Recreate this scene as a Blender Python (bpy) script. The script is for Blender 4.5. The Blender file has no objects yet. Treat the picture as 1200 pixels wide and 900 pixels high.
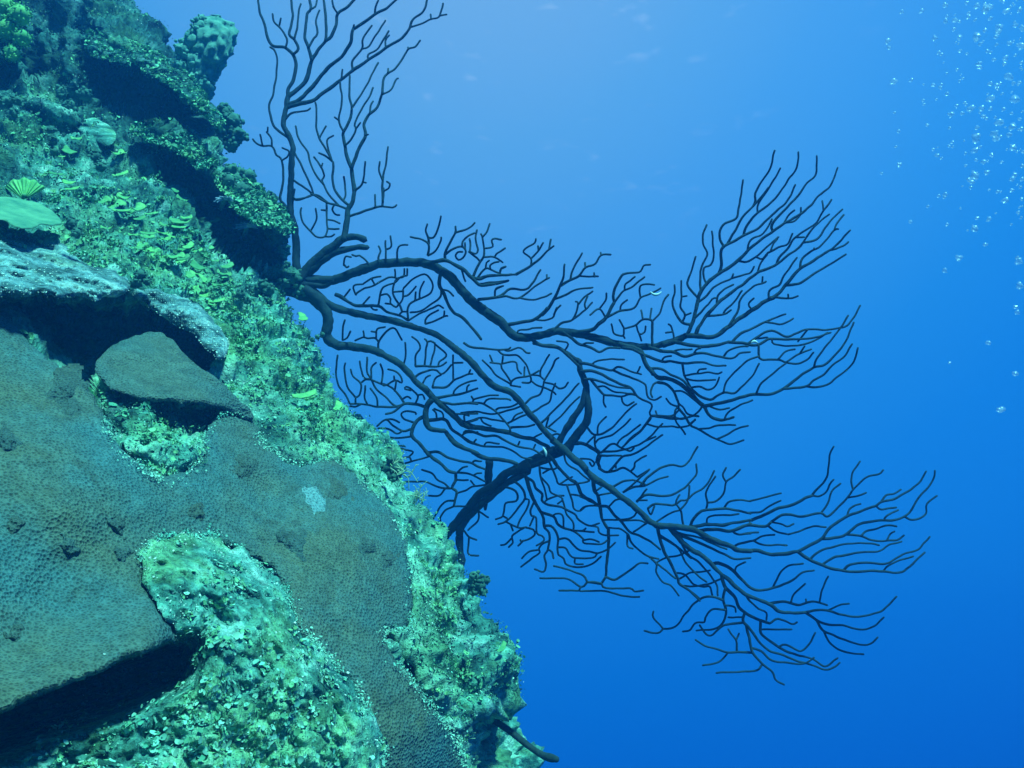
import bpy, math, random
import numpy as np
from mathutils import Vector

random.seed(7)
rng = np.random.default_rng(11)
scene = bpy.context.scene

# ------------------------------------------------------------------ camera
PITCH = math.radians(14)
FPX = 1000.0                       # focal length in photo pixels (photo 1200 x 900)
CAM = np.zeros(3)
FW = np.array([0, math.cos(PITCH), math.sin(PITCH)])
UP = np.array([0, -math.sin(PITCH), math.cos(PITCH)])
RT = np.array([1.0, 0, 0])
cam_d = bpy.data.cameras.new('camera')
cam_d.sensor_width = 36; cam_d.lens = 36 * FPX / 1200
cam_d.clip_start = 0.02; cam_d.clip_end = 500
cam = bpy.data.objects.new('camera', cam_d)
scene.collection.objects.link(cam)
cam.rotation_euler = (math.pi / 2 + PITCH, 0, 0)
scene.camera = cam

# ------------------------------------------------------------------ water light (world), sun, exposure
def link(nt, a, b): nt.links.new(a, b)
SUN_EL, SUN_AZ = math.radians(56), math.radians(150)      # azimuth clockwise from +Y
world = bpy.data.worlds.new('World'); scene.world = world
world.use_nodes = True
nt = world.node_tree; nt.nodes.clear()
def N(nt, t, **kw):
    n = nt.nodes.new(t)
    for k, v in kw.items():
        if k.startswith('i_'):
            key = k[2:]; key = int(key) if key.isdigit() else key.replace('_', ' ')
            n.inputs[key].default_value = v
        else: setattr(n, k, v)
    return n
def ramp(nt, stops, fac, interp='LINEAR'):
    r = nt.nodes.new('ShaderNodeValToRGB'); r.color_ramp.interpolation = interp
    e = r.color_ramp.elements
    while len(e) > 1: e.remove(e[-1])
    e[0].position = stops[0][0]; e[0].color = (*stops[0][1], 1)
    for p, c in stops[1:]:
        k = e.new(p); k.color = (*c, 1)
    link(nt, fac, r.inputs[0]); return r
def lin(r, g, b):
    return tuple(((c / 255 + .055) / 1.055) ** 2.4 if c > 10 else c / 255 / 12.92 for c in (r, g, b))
tc = N(nt, 'ShaderNodeTexCoord')
sky = N(nt, 'ShaderNodeTexSky', sky_type='NISHITA', sun_disc=False)
sky.sun_elevation = SUN_EL; sky.sun_rotation = SUN_AZ
tint = N(nt, 'ShaderNodeMix', data_type='RGBA', blend_type='MULTIPLY'); tint.inputs[0].default_value = 1
link(nt, sky.outputs[0], tint.inputs[6]); tint.inputs[7].default_value = (.004, .03, .05, 1)   # what the water column lets through
glow = N(nt, 'ShaderNodeVectorMath', operation='DOT_PRODUCT')
link(nt, tc.outputs['Generated'], glow.inputs[0]); glow.inputs[1].default_value = (-0.0343, 0.7071, 0.7062)
WK = 0.60
stops = [(0.0, (1, 45, 130)), (.45, (1, 78, 190)), (.523, (2, 91, 204)), (.633, (4, 106, 214)), (.73, (18, 120, 222)), (.80, (34, 133, 226)), (.86, (56, 146, 230)),
         (.93, (84, 160, 232)), (.965, (103, 169, 229)), (1.0, (130, 178, 226))]
rw = ramp(nt, [(p, lin(*c)) for p, c in stops], glow.outputs['Value'], 'B_SPLINE' if False else 'LINEAR')
# wind ripples glimpsed on the far surface: faint pale streaks near the bright zone
mp = N(nt, 'ShaderNodeMapping'); mp.inputs['Scale'].default_value = (9, 9, 26); mp.inputs['Rotation'].default_value = (0, .25, 0)
link(nt, tc.outputs['Generated'], mp.inputs[0])
nz = N(nt, 'ShaderNodeTexNoise'); nz.inputs['Scale'].default_value = 2.6; nz.inputs['Detail'].default_value = 3
link(nt, mp.outputs[0], nz.inputs['Vector'])
r2 = ramp(nt, [(.62, (0, 0, 0)), (.82, (.20, .16, .12))], nz.outputs[0])
r3 = ramp(nt, [(.90, (0, 0, 0)), (1.0, (1, 1, 1))], glow.outputs['Value'])
m2 = N(nt, 'ShaderNodeMix', data_type='RGBA', blend_type='MULTIPLY'); m2.inputs[0].default_value = 1
link(nt, r2.outputs[0], m2.inputs[6]); link(nt, r3.outputs[0], m2.inputs[7])
a1 = N(nt, 'ShaderNodeMix', data_type='RGBA', blend_type='ADD'); a1.inputs[0].default_value = 1
link(nt, rw.outputs[0], a1.inputs[6]); link(nt, m2.outputs[2], a1.inputs[7])
b1 = N(nt, 'ShaderNodeBackground'); link(nt, a1.outputs[2], b1.inputs[0]); b1.inputs[1].default_value = WK
b2 = N(nt, 'ShaderNodeBackground'); link(nt, tint.outputs[2], b2.inputs[0]); b2.inputs[1].default_value = .1
ad = N(nt, 'ShaderNodeAddShader'); link(nt, b1.outputs[0], ad.inputs[0]); link(nt, b2.outputs[0], ad.inputs[1])
wo = N(nt, 'ShaderNodeOutputWorld'); link(nt, ad.outputs[0], wo.inputs[0])

sun_d = bpy.data.lights.new('sun', 'SUN'); sun_d.energy = 5.0; sun_d.angle = math.radians(8)
sun_d.color = (.32, .98, 1.0)      # daylight after some metres of water
sun = bpy.data.objects.new('sun', sun_d); scene.collection.objects.link(sun)
sdir = Vector((math.sin(SUN_AZ) * math.cos(SUN_EL), math.cos(SUN_AZ) * math.cos(SUN_EL), math.sin(SUN_EL)))
sun.rotation_euler = sdir.to_track_quat('Z', 'Y').to_euler()
scene.view_settings.view_transform = 'Standard'; scene.view_settings.look = 'None'
scene.view_settings.gamma = 1; scene.view_settings.exposure = 0.65
scene.view_settings.use_curve_mapping = False
scene.cycles.max_bounces = 6; scene.cycles.volume_bounces = 1; scene.cycles.diffuse_bounces = 3

# ------------------------------------------------------------------ helpers
def P(x, y, d):
    """photo pixel + depth along the lens axis -> world point(s)"""
    x = np.asarray(x, float); y = np.asarray(y, float); d = np.asarray(d, float)
    return CAM + d[..., None] * (FW + ((x - 600) / FPX)[..., None] * RT - ((y - 450) / FPX)[..., None] * UP)

_G = rng.normal(size=(256, 3)); _G /= np.linalg.norm(_G, axis=1)[:, None]
def _h(i):
    i = i.astype(np.int64)
    return ((i[..., 0] * 73856093) ^ (i[..., 1] * 19349663) ^ (i[..., 2] * 83492791))
def perlin(p):
    p = np.asarray(p, float); i = np.floor(p); f = p - i; u = f * f * f * (f * (f * 6 - 15) + 10)
    out = 0
    for dx in (0, 1):
        for dy in (0, 1):
            for dz in (0, 1):
                o = np.array([dx, dy, dz]); g = _G[(_h(i + o) >> 3) & 255]
                w = np.prod(np.where(o == 1, u, 1 - u), axis=-1)
                out = out + w * np.sum(g * (f - o), axis=-1)
    return out * 1.6
_J = rng.random((512, 3))
def worley(p):
    p = np.asarray(p, float); i = np.floor(p); best = np.full(p.shape[:-1], 9.0)
    for dx in (-1, 0, 1):
        for dy in (-1, 0, 1):
            for dz in (-1, 0, 1):
                c = i + np.array([dx, dy, dz])
                best = np.minimum(best, np.sum((c + _J[(_h(c) >> 2) & 511] - p) ** 2, axis=-1))
    return np.sqrt(best)
def sstep(a, b, x):
    t = np.clip((x - a) / (b - a), 0, 1); return t * t * (3 - 2 * t)

def mesh(name, V, quads=None, tris=None, smooth=True):
    V = np.asarray(V, np.float32)
    me = bpy.data.meshes.new(name)
    q = np.zeros((0, 4), np.int32) if quads is None or len(quads) == 0 else np.asarray(quads, np.int32)
    t = np.zeros((0, 3), np.int32) if tris is None or len(tris) == 0 else np.asarray(tris, np.int32)
    me.vertices.add(len(V)); me.vertices.foreach_set('co', V.ravel())
    nl = len(q) * 4 + len(t) * 3
    me.loops.add(nl); me.loops.foreach_set('vertex_index', np.concatenate([q.ravel(), t.ravel()]))
    me.polygons.add(len(q) + len(t))
    st = np.concatenate([np.arange(len(q)) * 4, len(q) * 4 + np.arange(len(t)) * 3]).astype(np.int32)
    me.polygons.foreach_set('loop_start', st)
    if smooth: me.polygons.foreach_set('use_smooth', np.ones(len(q) + len(t), bool))
    me.update(calc_edges=True); me.validate()
    return me
def tag(o, label=None, cat=None, group=None, kind=None):
    if label: o['label'] = label
    if cat: o['category'] = cat
    if group: o['group'] = group
    if kind: o['kind'] = kind
    return o
def obj(name, V, quads=None, tris=None, mat=None, parent=None, origin=None, smooth=True):
    """one mesh object; V in world coordinates, origin = its own base point"""
    V = np.asarray(V, float)
    if parent is not None: origin = np.array(parent['_o'])
    elif origin is None: origin = V[np.argmin(V[:, 2])]
    me = mesh(name, V - origin, quads, tris, smooth)
    o = bpy.data.objects.new(name, me); scene.collection.objects.link(o)
    if parent is not None:
        o.parent = parent; o['_o'] = [float(c) for c in origin]
    else:
        o.location = [float(c) for c in origin]; o['_o'] = [float(c) for c in origin]
    if mat: me.materials.append(mat)
    return o
def thing(name, origin, label, cat, group=None):
    o = bpy.data.objects.new(name, None); scene.collection.objects.link(o)
    o.empty_display_size = .05; o.location = [float(c) for c in origin]; o['_o'] = [float(c) for c in origin]
    return tag(o, label, cat, group)

def crom(pts, step, closed=False):
    """Catmull-Rom resample of a polyline"""
    p = np.asarray(pts, float)
    if len(p) == 2 and not closed: p = np.array([p[0], (p[0] + p[1]) / 2, p[1]])
    if closed: q = np.vstack([p[-1], p, p[0], p[1]]); n = len(p)
    else: q = np.vstack([2 * p[0] - p[1], p, 2 * p[-1] - p[-2]]); n = len(p) - 1
    out = []
    for i in range(n):
        a, b, c, d = q[i], q[i + 1], q[i + 2], q[i + 3]
        k = max(2, int(np.linalg.norm((c - b)[:2]) / step) + 1)
        t = np.linspace(0, 1, k, endpoint=False)[:, None]
        out.append(.5 * (2 * b + (c - a) * t + (2 * a - 5 * b + 4 * c - d) * t ** 2 + (3 * b - a - 3 * c + d) * t ** 3))
    out = np.vstack(out)
    return out if closed else np.vstack([out, p[-1]])

def tube(C, R, sides=7, rough=0.0, seed=0):
    """sweep round sections of radius R along the world curve C; returns verts, quads, tris"""
    C = np.asarray(C, float); n = len(C)
    T = np.gradient(C, axis=0); T /= np.linalg.norm(T, axis=1)[:, None] + 1e-12
    A = np.cross(T, FW + 1e-4); A /= np.linalg.norm(A, axis=1)[:, None] + 1e-12
    B = np.cross(T, A)
    th = np.arange(sides) * 2 * math.pi / sides
    ring = C[:, None, :] + R[:, None, None] * (np.cos(th)[None, :, None] * A[:, None, :] + np.sin(th)[None, :, None] * B[:, None, :])
    if rough > 0:
        nn = perlin(ring * 45 + seed) * .7 + perlin(ring * 130 + seed) * .5
        ring = C[:, None, :] + (ring - C[:, None, :]) * (1 + rough * nn)[..., None]
    V = ring.reshape(-1, 3)
    i = np.arange(n - 1)[:, None] * sides; j = np.arange(sides)[None, :]; k = (j + 1) % sides
    Q = np.stack([i + j, i + k, i + sides + k, i + sides + j], -1).reshape(-1, 4)
    V = np.vstack([V, C[0] - T[0] * R[0] * .5, C[-1] + T[-1] * R[-1] * .9])
    a, b = n * sides, n * sides + 1
    jj = np.arange(sides); kk = (jj + 1) % sides
    tr = np.vstack([np.stack([np.full(sides, a), kk, jj], -1), np.stack([np.full(sides, b), (n - 1) * sides + jj, (n - 1) * sides + kk], -1)])
    return V, Q, tr
def join(parts):
    V, Q, T = [], [], []; o = 0
    for v, q, t in parts:
        V.append(v)
        if q is not None and len(q): Q.append(np.asarray(q) + o)
        if t is not None and len(t): T.append(np.asarray(t) + o)
        o += len(v)
    return np.vstack(V), (np.vstack(Q) if Q else None), (np.vstack(T) if T else None)

def seg_dist(X, Y, poly, closed=True):
    """distance to a pixel polygon and the nearest point on it"""
    p = np.asarray(poly, float); a = p if closed else p[:-1]; b = np.roll(p, -1, 0) if closed else p[1:]
    best = np.full(X.shape, 1e9); NX = X.copy(); NY = Y.copy()
    for (ax, ay), (bx, by) in zip(a, b):
        dx, dy = bx - ax, by - ay; L = dx * dx + dy * dy + 1e-9
        t = np.clip(((X - ax) * dx + (Y - ay) * dy) / L, 0, 1)
        px, py = ax + t * dx, ay + t * dy; d = np.hypot(X - px, Y - py)
        m = d < best; best = np.where(m, d, best); NX = np.where(m, px, NX); NY = np.where(m, py, NY)
    return best, NX, NY
def inside(X, Y, poly):
    p = np.asarray(poly, float); r = np.zeros(X.shape, bool)
    for (ax, ay), (bx, by) in zip(p, np.roll(p, -1, 0)):
        if ay == by: continue
        c = ((ay > Y) != (by > Y)) & (X < (bx - ax) * (Y - ay) / (by - ay) + ax); r ^= c
    return r

# ------------------------------------------------------------------ materials
def mat(name): 
    m = bpy.data.materials.new(name); m.use_nodes = True
    nt = m.node_tree; return m, nt, nt.nodes['Principled BSDF']
def noise(nt, vec, scale, detail=4, rough=.6):
    n = N(nt, 'ShaderNodeTexNoise'); n.inputs['Scale'].default_value = scale; n.inputs['Detail'].default_value = detail
    n.inputs['Roughness'].default_value = rough; link(nt, vec, n.inputs['Vector']); return n.outputs[0]
def mix(nt, fac, a, b, mode='MIX'):
    n = N(nt, 'ShaderNodeMix', data_type='RGBA', blend_type=mode)
    for s, v in ((0, fac), (6, a), (7, b)):
        if isinstance(v, (int, float)): n.inputs[s].default_value = v
        elif isinstance(v, tuple): n.inputs[s].default_value = (*v, 1)
        else: link(nt, v, n.inputs[s])
    return n.outputs[2]
def bump(nt, bsdf, h, strength, dist, prev=None):
    b = N(nt, 'ShaderNodeBump'); b.inputs['Strength'].default_value = strength; b.inputs['Distance'].default_value = dist
    link(nt, h, b.inputs['Height'])
    if prev is not None: link(nt, prev, b.inputs['Normal'])
    link(nt, b.outputs[0], bsdf.inputs['Normal']); return b.outputs[0]
def coord(nt): return N(nt, 'ShaderNodeTexCoord').outputs['Object']

def reef_mat(name, dark, mid, pale, yel, ysel=.5, speck=.5, scl=1.0, strength=.95, silt_shade=False):
    m, nt, b = mat(name); v = coord(nt)
    n1 = noise(nt, v, 6.5 * scl, 5, .62); n2 = noise(nt, v, 17 * scl, 5, .62); n3 = noise(nt, v, 90 * scl, 4, .7)
    c = ramp(nt, [(.34, dark), (.44, tuple(.5 * (a + d) for a, d in zip(dark, mid))), (.53, mid), (.68, pale)], n2).outputs[0]
    yf = ramp(nt, [(ysel - .06, (0, 0, 0)), (ysel + .08, (1, 1, 1))], n1).outputs[0]
    c = mix(nt, yf, c, mix(nt, .75, c, yel))
    if silt_shade:                       # silt collects beside the coral (1); shade of the top is painted in as dark colour (-1)
        at = N(nt, 'ShaderNodeAttribute'); at.attribute_name = 'silt_shade'
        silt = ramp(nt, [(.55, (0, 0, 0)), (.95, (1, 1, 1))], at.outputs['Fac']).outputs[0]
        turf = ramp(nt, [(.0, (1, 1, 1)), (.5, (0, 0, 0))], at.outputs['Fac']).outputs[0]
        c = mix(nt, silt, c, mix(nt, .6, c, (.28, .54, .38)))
        c = mix(nt, turf, c, mix(nt, 1.0, c, (.27, .32, .37), 'MULTIPLY'))  # multiplies the painted shade of the top into the wall colour
    c = mix(nt, .72, c, ramp(nt, [(.32, (.14, .15, .18)), (.48, (.80, .82, .82)), (.68, (1.5, 1.45, 1.4))], n3).outputs[0], 'MULTIPLY')
    c = mix(nt, .8, c, ramp(nt, [(.34, (.42, .50, .52)), (.50, (.95, .95, .95)), (.64, (1.25, 1.2, 1.1))], noise(nt, v, 8.5 * scl, 3, .5)).outputs[0], 'MULTIPLY')
    vo = N(nt, 'ShaderNodeTexVoronoi'); vo.inputs['Scale'].default_value = 75 * scl; link(nt, v, vo.inputs['Vector'])
    sp = ramp(nt, [(.10, (speck,) * 3), (.2, (0, 0, 0))], vo.outputs['Distance']).outputs[0]
    spn = ramp(nt, [(.52, (0, 0, 0)), (.62, (1, 1, 1))], noise(nt, v, 14 * scl, 3)).outputs[0]
    c = mix(nt, mix(nt, 1.0, sp, spn, 'MULTIPLY'), c, (.75, .8, .72))
    link(nt, c, b.inputs['Base Color']); b.inputs['Roughness'].default_value = .9; b.inputs['Specular IOR Level'].default_value = .15
    p1 = bump(nt, b, n2, strength, .02); p2 = bump(nt, b, n3, strength * .75, .006, p1)
    bump(nt, b, noise(nt, v, 300 * scl, 2), strength * .8, .0022, p2)
    return m
M = {}
M['reef'] = reef_mat('reef_rock', (.015, .07, .065), (.13, .40, .30), (.40, .68, .54), (.18, .42, .17), .53, .6, silt_shade=True)
M['reef_sand'] = reef_mat('sandy_ledge', (.06, .13, .12), (.22, .40, .40), (.42, .58, .54), (.28, .44, .28), .66, .7, 1.5)
M['mound'] = reef_mat('algae_rubble', (.02, .09, .065), (.15, .44, .34), (.44, .72, .58), (.20, .44, .20), .50, .7, 1.3)
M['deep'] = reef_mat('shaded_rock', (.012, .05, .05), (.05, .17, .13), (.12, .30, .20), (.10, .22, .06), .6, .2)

def coral_mat(name, a, bcol, edge, scale=205):
    m, nt, b = mat(name); v = coord(nt)
    w = N(nt, 'ShaderNodeMix', data_type='RGBA'); 
    nv = N(nt, 'ShaderNodeTexNoise'); nv.inputs['Scale'].default_value = 30; link(nt, v, nv.inputs['Vector'])
    vo = N(nt, 'ShaderNodeTexVoronoi'); vo.inputs['Scale'].default_value = scale; vo.inputs['Randomness'].default_value = .85
    link(nt, v, vo.inputs['Vector'])
    base = mix(nt, ramp(nt, [(.38, (0, 0, 0)), (.62, (1, 1, 1))], noise(nt, v, 5.0, 4)).outputs[0], a, bcol)
    base = mix(nt, ramp(nt, [(.55, (0, 0, 0)), (.75, (.7, .7, .7))], noise(nt, v, 16, 4, .65)).outputs[0], base, tuple(.45 * c for c in a))
    ve = N(nt, 'ShaderNodeTexVoronoi', feature='DISTANCE_TO_EDGE'); ve.inputs['Scale'].default_value = scale; ve.inputs['Randomness'].default_value = .85
    link(nt, v, ve.inputs['Vector'])
    base = mix(nt, ramp(nt, [(.56, (0, 0, 0)), (.78, (.8, .8, .8))], noise(nt, v, 9, 5, .7)).outputs[0], base, tuple(min(1, 1.45 * c) for c in bcol))
    cell = ramp(nt, [(.0, (1.6, 1.6, 1.6)), (.12, (1.28, 1.28, 1.28)), (.28, (.76, .76, .77)), (.5, (.52, .52, .54))], ve.outputs['Distance']).outputs[0]
    c = mix(nt, .9, base, cell, 'MULTIPLY')
    c = mix(nt, .35, c, ramp(nt, [(.35, (.5, .5, .5)), (.65, (1.4, 1.4, 1.4))], noise(nt, v, 60, 3)).outputs[0], 'MULTIPLY')
    link(nt, c, b.inputs['Base Color']); b.inputs['Roughness'].default_value = .75; b.inputs['Specular IOR Level'].default_value = .2
    p1 = bump(nt, b, noise(nt, v, 34, 4), .35, .012)
    bump(nt, b, vo.outputs['Distance'], .9, .0030, p1)
    return m
M['coral'] = coral_mat('sheet_coral', (.084, .108, .070), (.050, .118, .112), (.3, .4, .3), 255)
M['coral_lobe'] = coral_mat('sheet_coral_lobe', (.050, .112, .106), (.078, .112, .082), (.3, .4, .3), 270)
M['nodule'] = coral_mat('coral_nodule', (.050, .084, .070), (.062, .086, .060), (.3, .4, .3), 270)
M['bleached'] = coral_mat('bleached_coral', (.10, .20, .20), (.15, .25, .24), (.3, .4, .3))

def plain(name, c0, c1, scale=40, rough=.85, bs=.4, bd=.004, island=False, trans=0, det=4, each=False):
    m, nt, b = mat(name); v = coord(nt)
    f = noise(nt, v, scale, det)
    c = ramp(nt, [(.33, c0), (.66, c1)], f).outputs[0]
    if island:
        g = N(nt, 'ShaderNodeNewGeometry')
        c = mix(nt, .9, c, ramp(nt, [(0, (.5, .55, .55)), (.35, (.85, .85, .85)), (.75, (1.1, 1.1, 1.1)), (1, (1.5, 1.45, 1.5))], g.outputs['Random Per Island']).outputs[0], 'MULTIPLY')
    if each:
        oi = N(nt, 'ShaderNodeObjectInfo')
        c = mix(nt, .85, c, ramp(nt, [(0, (.35, .5, .6)), (.5, (.8, .85, .9)), (1, (1.15, 1.1, 1.0))], oi.outputs['Random']).outputs[0], 'MULTIPLY')
    link(nt, c, b.inputs['Base Color']); b.inputs['Roughness'].default_value = rough; b.inputs['Specular IOR Level'].default_value = .2
    if bs: bump(nt, b, f, bs, bd)
    return m
M['fan'] = plain('fan_skin', (.007, .026, .038), (.019, .048, .058), 60, .85, .9, .004)
M['fan_far'] = plain('fan_skin_far', (.006, .021, .036), (.015, .037, .052), 60, .85, .9, .004)
M['leaf'] = plain('leafy_turf', (.09, .36, .22), (.24, .52, .20), 16, .7, 0, 0, True)
M['leaf_pale'] = plain('pale_turf', (.14, .44, .32), (.36, .62, .44), 20, .75, 0, 0, True)
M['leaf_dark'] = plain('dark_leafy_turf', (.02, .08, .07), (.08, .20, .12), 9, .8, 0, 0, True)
M['grit'] = plain('pale_grit', (.40, .60, .48), (.72, .80, .66), 20, .8, 0, 0, True)
M['blade'] = plain('green_blade', (.10, .38, .12), (.25, .58, .18), 60, .6, .5, .003, each=True)
M['bush'] = plain('dark_bush', (.035, .11, .085), (.09, .23, .15), 45, .9, .6, .004)
M['knob'] = plain('knob_sponge', (.06, .20, .16), (.20, .42, .30), 50, .9, .8, .006)
M['plate'] = plain('green_plate', (.05, .20, .12), (.16, .38, .20), 34, .7, .6, .005)
M['lobes'] = plain('green_lobes', (.08, .34, .12), (.22, .52, .14), 30, .8, .5, .004)
M['rope'] = plain('rope_sponge', (.010, .028, .03), (.03, .06, .055), 60, .9, .8, .004)
M['worm'] = plain('worm_crown', (.20, .32, .42), (.45, .55, .62), 150, .7, 0, 0)
M['hair'] = plain('hydroid', (.25, .42, .25), (.45, .60, .36), 40, .7, 0, 0)
M['wound'] = plain('bare_scar', (.55, .65, .6), (.8, .85, .8), 60, .8, 0, 0)
# ------------------------------------------------------------------ the reef
SIL = np.array([(165, -320), (152, -160), (150, -40), (152, 0), (166, 24), (186, 36), (198, 62), (214, 88), (232, 112), (246, 140), (254, 165), (262, 195), (282, 218), (306, 232),
                (326, 250), (334, 275), (334, 300), (332, 325), (330, 345), (346, 366), (362, 390), (380, 425), (398, 462), (426, 490), (452, 518), (468, 548),
                (480, 578), (500, 610), (532, 640), (548, 668), (556, 700), (573, 735), (590, 768), (598, 800), (597, 840), (610, 880), (624, 905), (655, 960), (680, 1060), (700, 1300)], float)
def sil(y): return np.interp(y, SIL[:, 1], SIL[:, 0])
CP = np.array([(150, 0, 2.45), (0, 0, 2.2), (-300, 0, 2.0), (0, -200, 2.8), (150, -200, 3.0), (-300, -200, 2.5),
               (240, 150, 2.12), (100, 150, 2.0), (0, 150, 1.82), (-300, 150, 1.55),
               (330, 310, 1.80), (250, 300, 1.70), (100, 300, 1.48), (0, 300, 1.34), (-300, 300, 1.1),
               (400, 465, 1.60), (300, 450, 1.42), (150, 450, 1.22), (0, 450, 1.08), (-300, 450, .85),
               (480, 575, 1.50), (400, 600, 1.32), (250, 600, 1.10), (0, 600, .92), (-300, 600, .70),
               (545, 645, 1.45), (450, 700, 1.22), (300, 750, 1.0), (0, 750, .82), (600, 770, 1.38), (600, 850, 1.36), (500, 850, 1.14),
               (300, 880, .94), (0, 900, .74), (-300, 900, .58), (300, 1200, .78), (600, 1000, 1.3), (0, 1200, .62), (640, 1200, 1.25), (-300, 1300, .5), (0, 1500, .55), (640, 1500, 1.1)])
def _tps(r): return np.where(r > 0, r * r * np.log(r + 1e-12), 0)
_k = len(CP); _xy = CP[:, :2] / 500
_A = np.zeros((_k + 3, _k + 3)); _A[:_k, :_k] = _tps(np.linalg.norm(_xy[:, None] - _xy[None], axis=-1)) + np.eye(_k) * 4e-3
_A[:_k, _k] = _A[_k, :_k] = 1; _A[:_k, _k + 1:] = _xy; _A[_k + 1:, :_k] = _xy.T
_w = np.linalg.solve(_A, np.concatenate([CP[:, 2], np.zeros(3)]))
def Dbase(x, y):
    q = np.stack([np.asarray(x, float), np.asarray(y, float)], -1) / 500
    out = _w[_k] + q @ _w[_k + 1:]
    for c, w in zip(_xy, _w[:_k]): out = out + w * _tps(np.linalg.norm(q - c, axis=-1))
    return out
# hollows under the ledges (+) and swellings (-): polygon, depth change, feather in px
HOLLOWS = [
    ([(120, 430), (150, 402), (186, 396), (215, 420), (250, 446), (275, 474), (230, 466), (165, 460)], .05, 14),
    ([(-200, 340), (0, 342), (90, 338), (160, 338), (205, 350), (250, 375), (270, 405), (264, 452), (236, 446), (190, 436), (150, 440), (124, 456), (106, 474), (60, 432), (30, 395), (0, 365), (-200, 350)], .26, 26),
    ([(188, 468), (240, 474), (286, 484), (252, 506), (210, 504), (184, 486)], .06, 14),
    ([(-300, 870), (0, 828), (90, 790), (190, 740), (260, 750), (300, 800), (300, 960), (300, 1100), (-100, 1250), (-300, 1250)], .55, 60),
    ([(96, 78), (120, 66), (160, 84), (205, 104), (240, 132), (256, 165), (225, 166), (185, 146), (150, 142), (112, 128)], .36, 16),
    ([(160, 165), (215, 180), (250, 205), (300, 240), (335, 280), (345, 320), (322, 330), (275, 318), (245, 300), (215, 262), (188, 225)], .42, 18),
    ([(545, 838), (580, 815), (620, 820), (660, 900), (680, 980), (580, 980), (555, 900)], .20, 24),
    ([(28, 50), (48, 30), (58, 82), (42, 100), (0, 92), (-120, 85), (-120, 75), (20, 80)], .16, 12),
    ([(446, 735), (470, 748), (498, 800), (530, 840), (522, 848), (490, 815), (462, 770)], .08, 10),
    ([(0, 235), (60, 250), (75, 270), (40, 285), (0, 270)], .05, 10)]
SWELLS = [([(118, 462), (185, 464), (190, 490), (240, 512), (240, 542), (190, 562), (150, 535), (122, 492)], -.022, 18),
          ([(100, 20), (150, 30), (190, 50), (225, 90), (235, 112), (200, 100), (160, 82), (125, 66)], -.16, 16),
          ([(150, 145), (195, 148), (235, 172), (250, 198), (222, 184), (180, 164)], -.14, 12),
          ([(-60, -30), (10, -20), (30, 30), (25, 70), (0, 80), (-60, 80)], -.16, 20),
          ([(255, 205), (300, 215), (335, 255), (340, 285), (300, 262), (262, 232)], -.10, 14),
          ([(320, 300), (345, 305), (360, 330), (350, 352), (322, 348)], -.06, 14),
          ([(30, 110), (75, 100), (100, 130), (110, 160), (60, 150), (30, 130)], -.08, 18),
          ([(60, -60), (110, -60), (105, 60), (110, 110), (85, 130), (60, 80)], -.10, 18)]
def Dsurf(x, y):
    d = Dbase(x, y); u = sil(y) - x
    d = d + .13 * np.clip(1 - u / 60, 0, 1) ** 2
    for poly, h, f in HOLLOWS + SWELLS:
        p = np.array(poly); lo, hi = p.min(0) - 4, p.max(0) + 4
        m = (x > lo[0]) & (x < hi[0]) & (y > lo[1]) & (y < hi[1])
        if not m.any(): continue
        sd, _, _ = seg_dist(x[m], y[m], p); ins = inside(x[m], y[m], p)
        d[m] += h * sstep(0, f, np.where(ins, sd, 0))
    return d

CORAL = [(-420, 330), (-60, 352), (0, 364), (18, 382), (34, 402), (60, 424), (88, 444), (108, 460), (122, 488), (136, 518), (165, 545), (190, 560), (216, 552), (238, 532), (240, 506), (252, 490), (270, 482),
         (290, 486), (302, 500), (306, 516), (328, 534), (350, 546), (378, 540), (402, 548), (430, 568), (460, 600), (476, 640), (484, 690), (480, 735), (452, 738), (456, 762), (480, 792),
         (510, 832), (534, 866), (548, 910), (566, 1000), (600, 1200), (470, 1200), (452, 960), (440, 900), (430, 850), (408, 800), (372, 770), (346, 730), (334, 690), (314, 662), (282, 645), (242, 632), (208, 635), (178, 648), (168, 672), (182, 710),
         (198, 735), (205, 750), (165, 765), (110, 790), (50, 814), (0, 836), (-60, 858), (-420, 930)]
LOBE = [(110, 432), (122, 414), (150, 397), (184, 389), (204, 402), (226, 424), (252, 441), (272, 462), (292, 478), (298, 492), (284, 490), (262, 480), (232, 471), (200, 472), (160, 467), (130, 454)]
MOUND = [(165, 654), (178, 634), (198, 627), (213, 621), (232, 629), (254, 626), (268, 643), (288, 639), (304, 660), (331, 681), (345, 712), (357, 740), (380, 763), (400, 786), (420, 809), (435, 840), (449, 872), (450, 925), (470, 1200), (-300, 1250),
         (-300, 860), (-60, 838), (40, 800), (110, 772), (170, 752), (204, 744), (186, 712), (170, 684)]

# ---- one continuous wall: front sheet, then round the silhouette and away behind it
ys = np.concatenate([np.arange(-300, -20, 10), np.arange(-20, 930, 2.4), np.arange(930, 1300, 9)])
tb = np.linspace(1, 0, 46, endpoint=False)
sv = np.linspace(0, 1, 250) ; so = np.linspace(0, 1, 22)[1:]
Yf = np.repeat(ys[:, None], len(sv) + len(so), 1)
S0 = sil(ys)[:, None]
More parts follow.
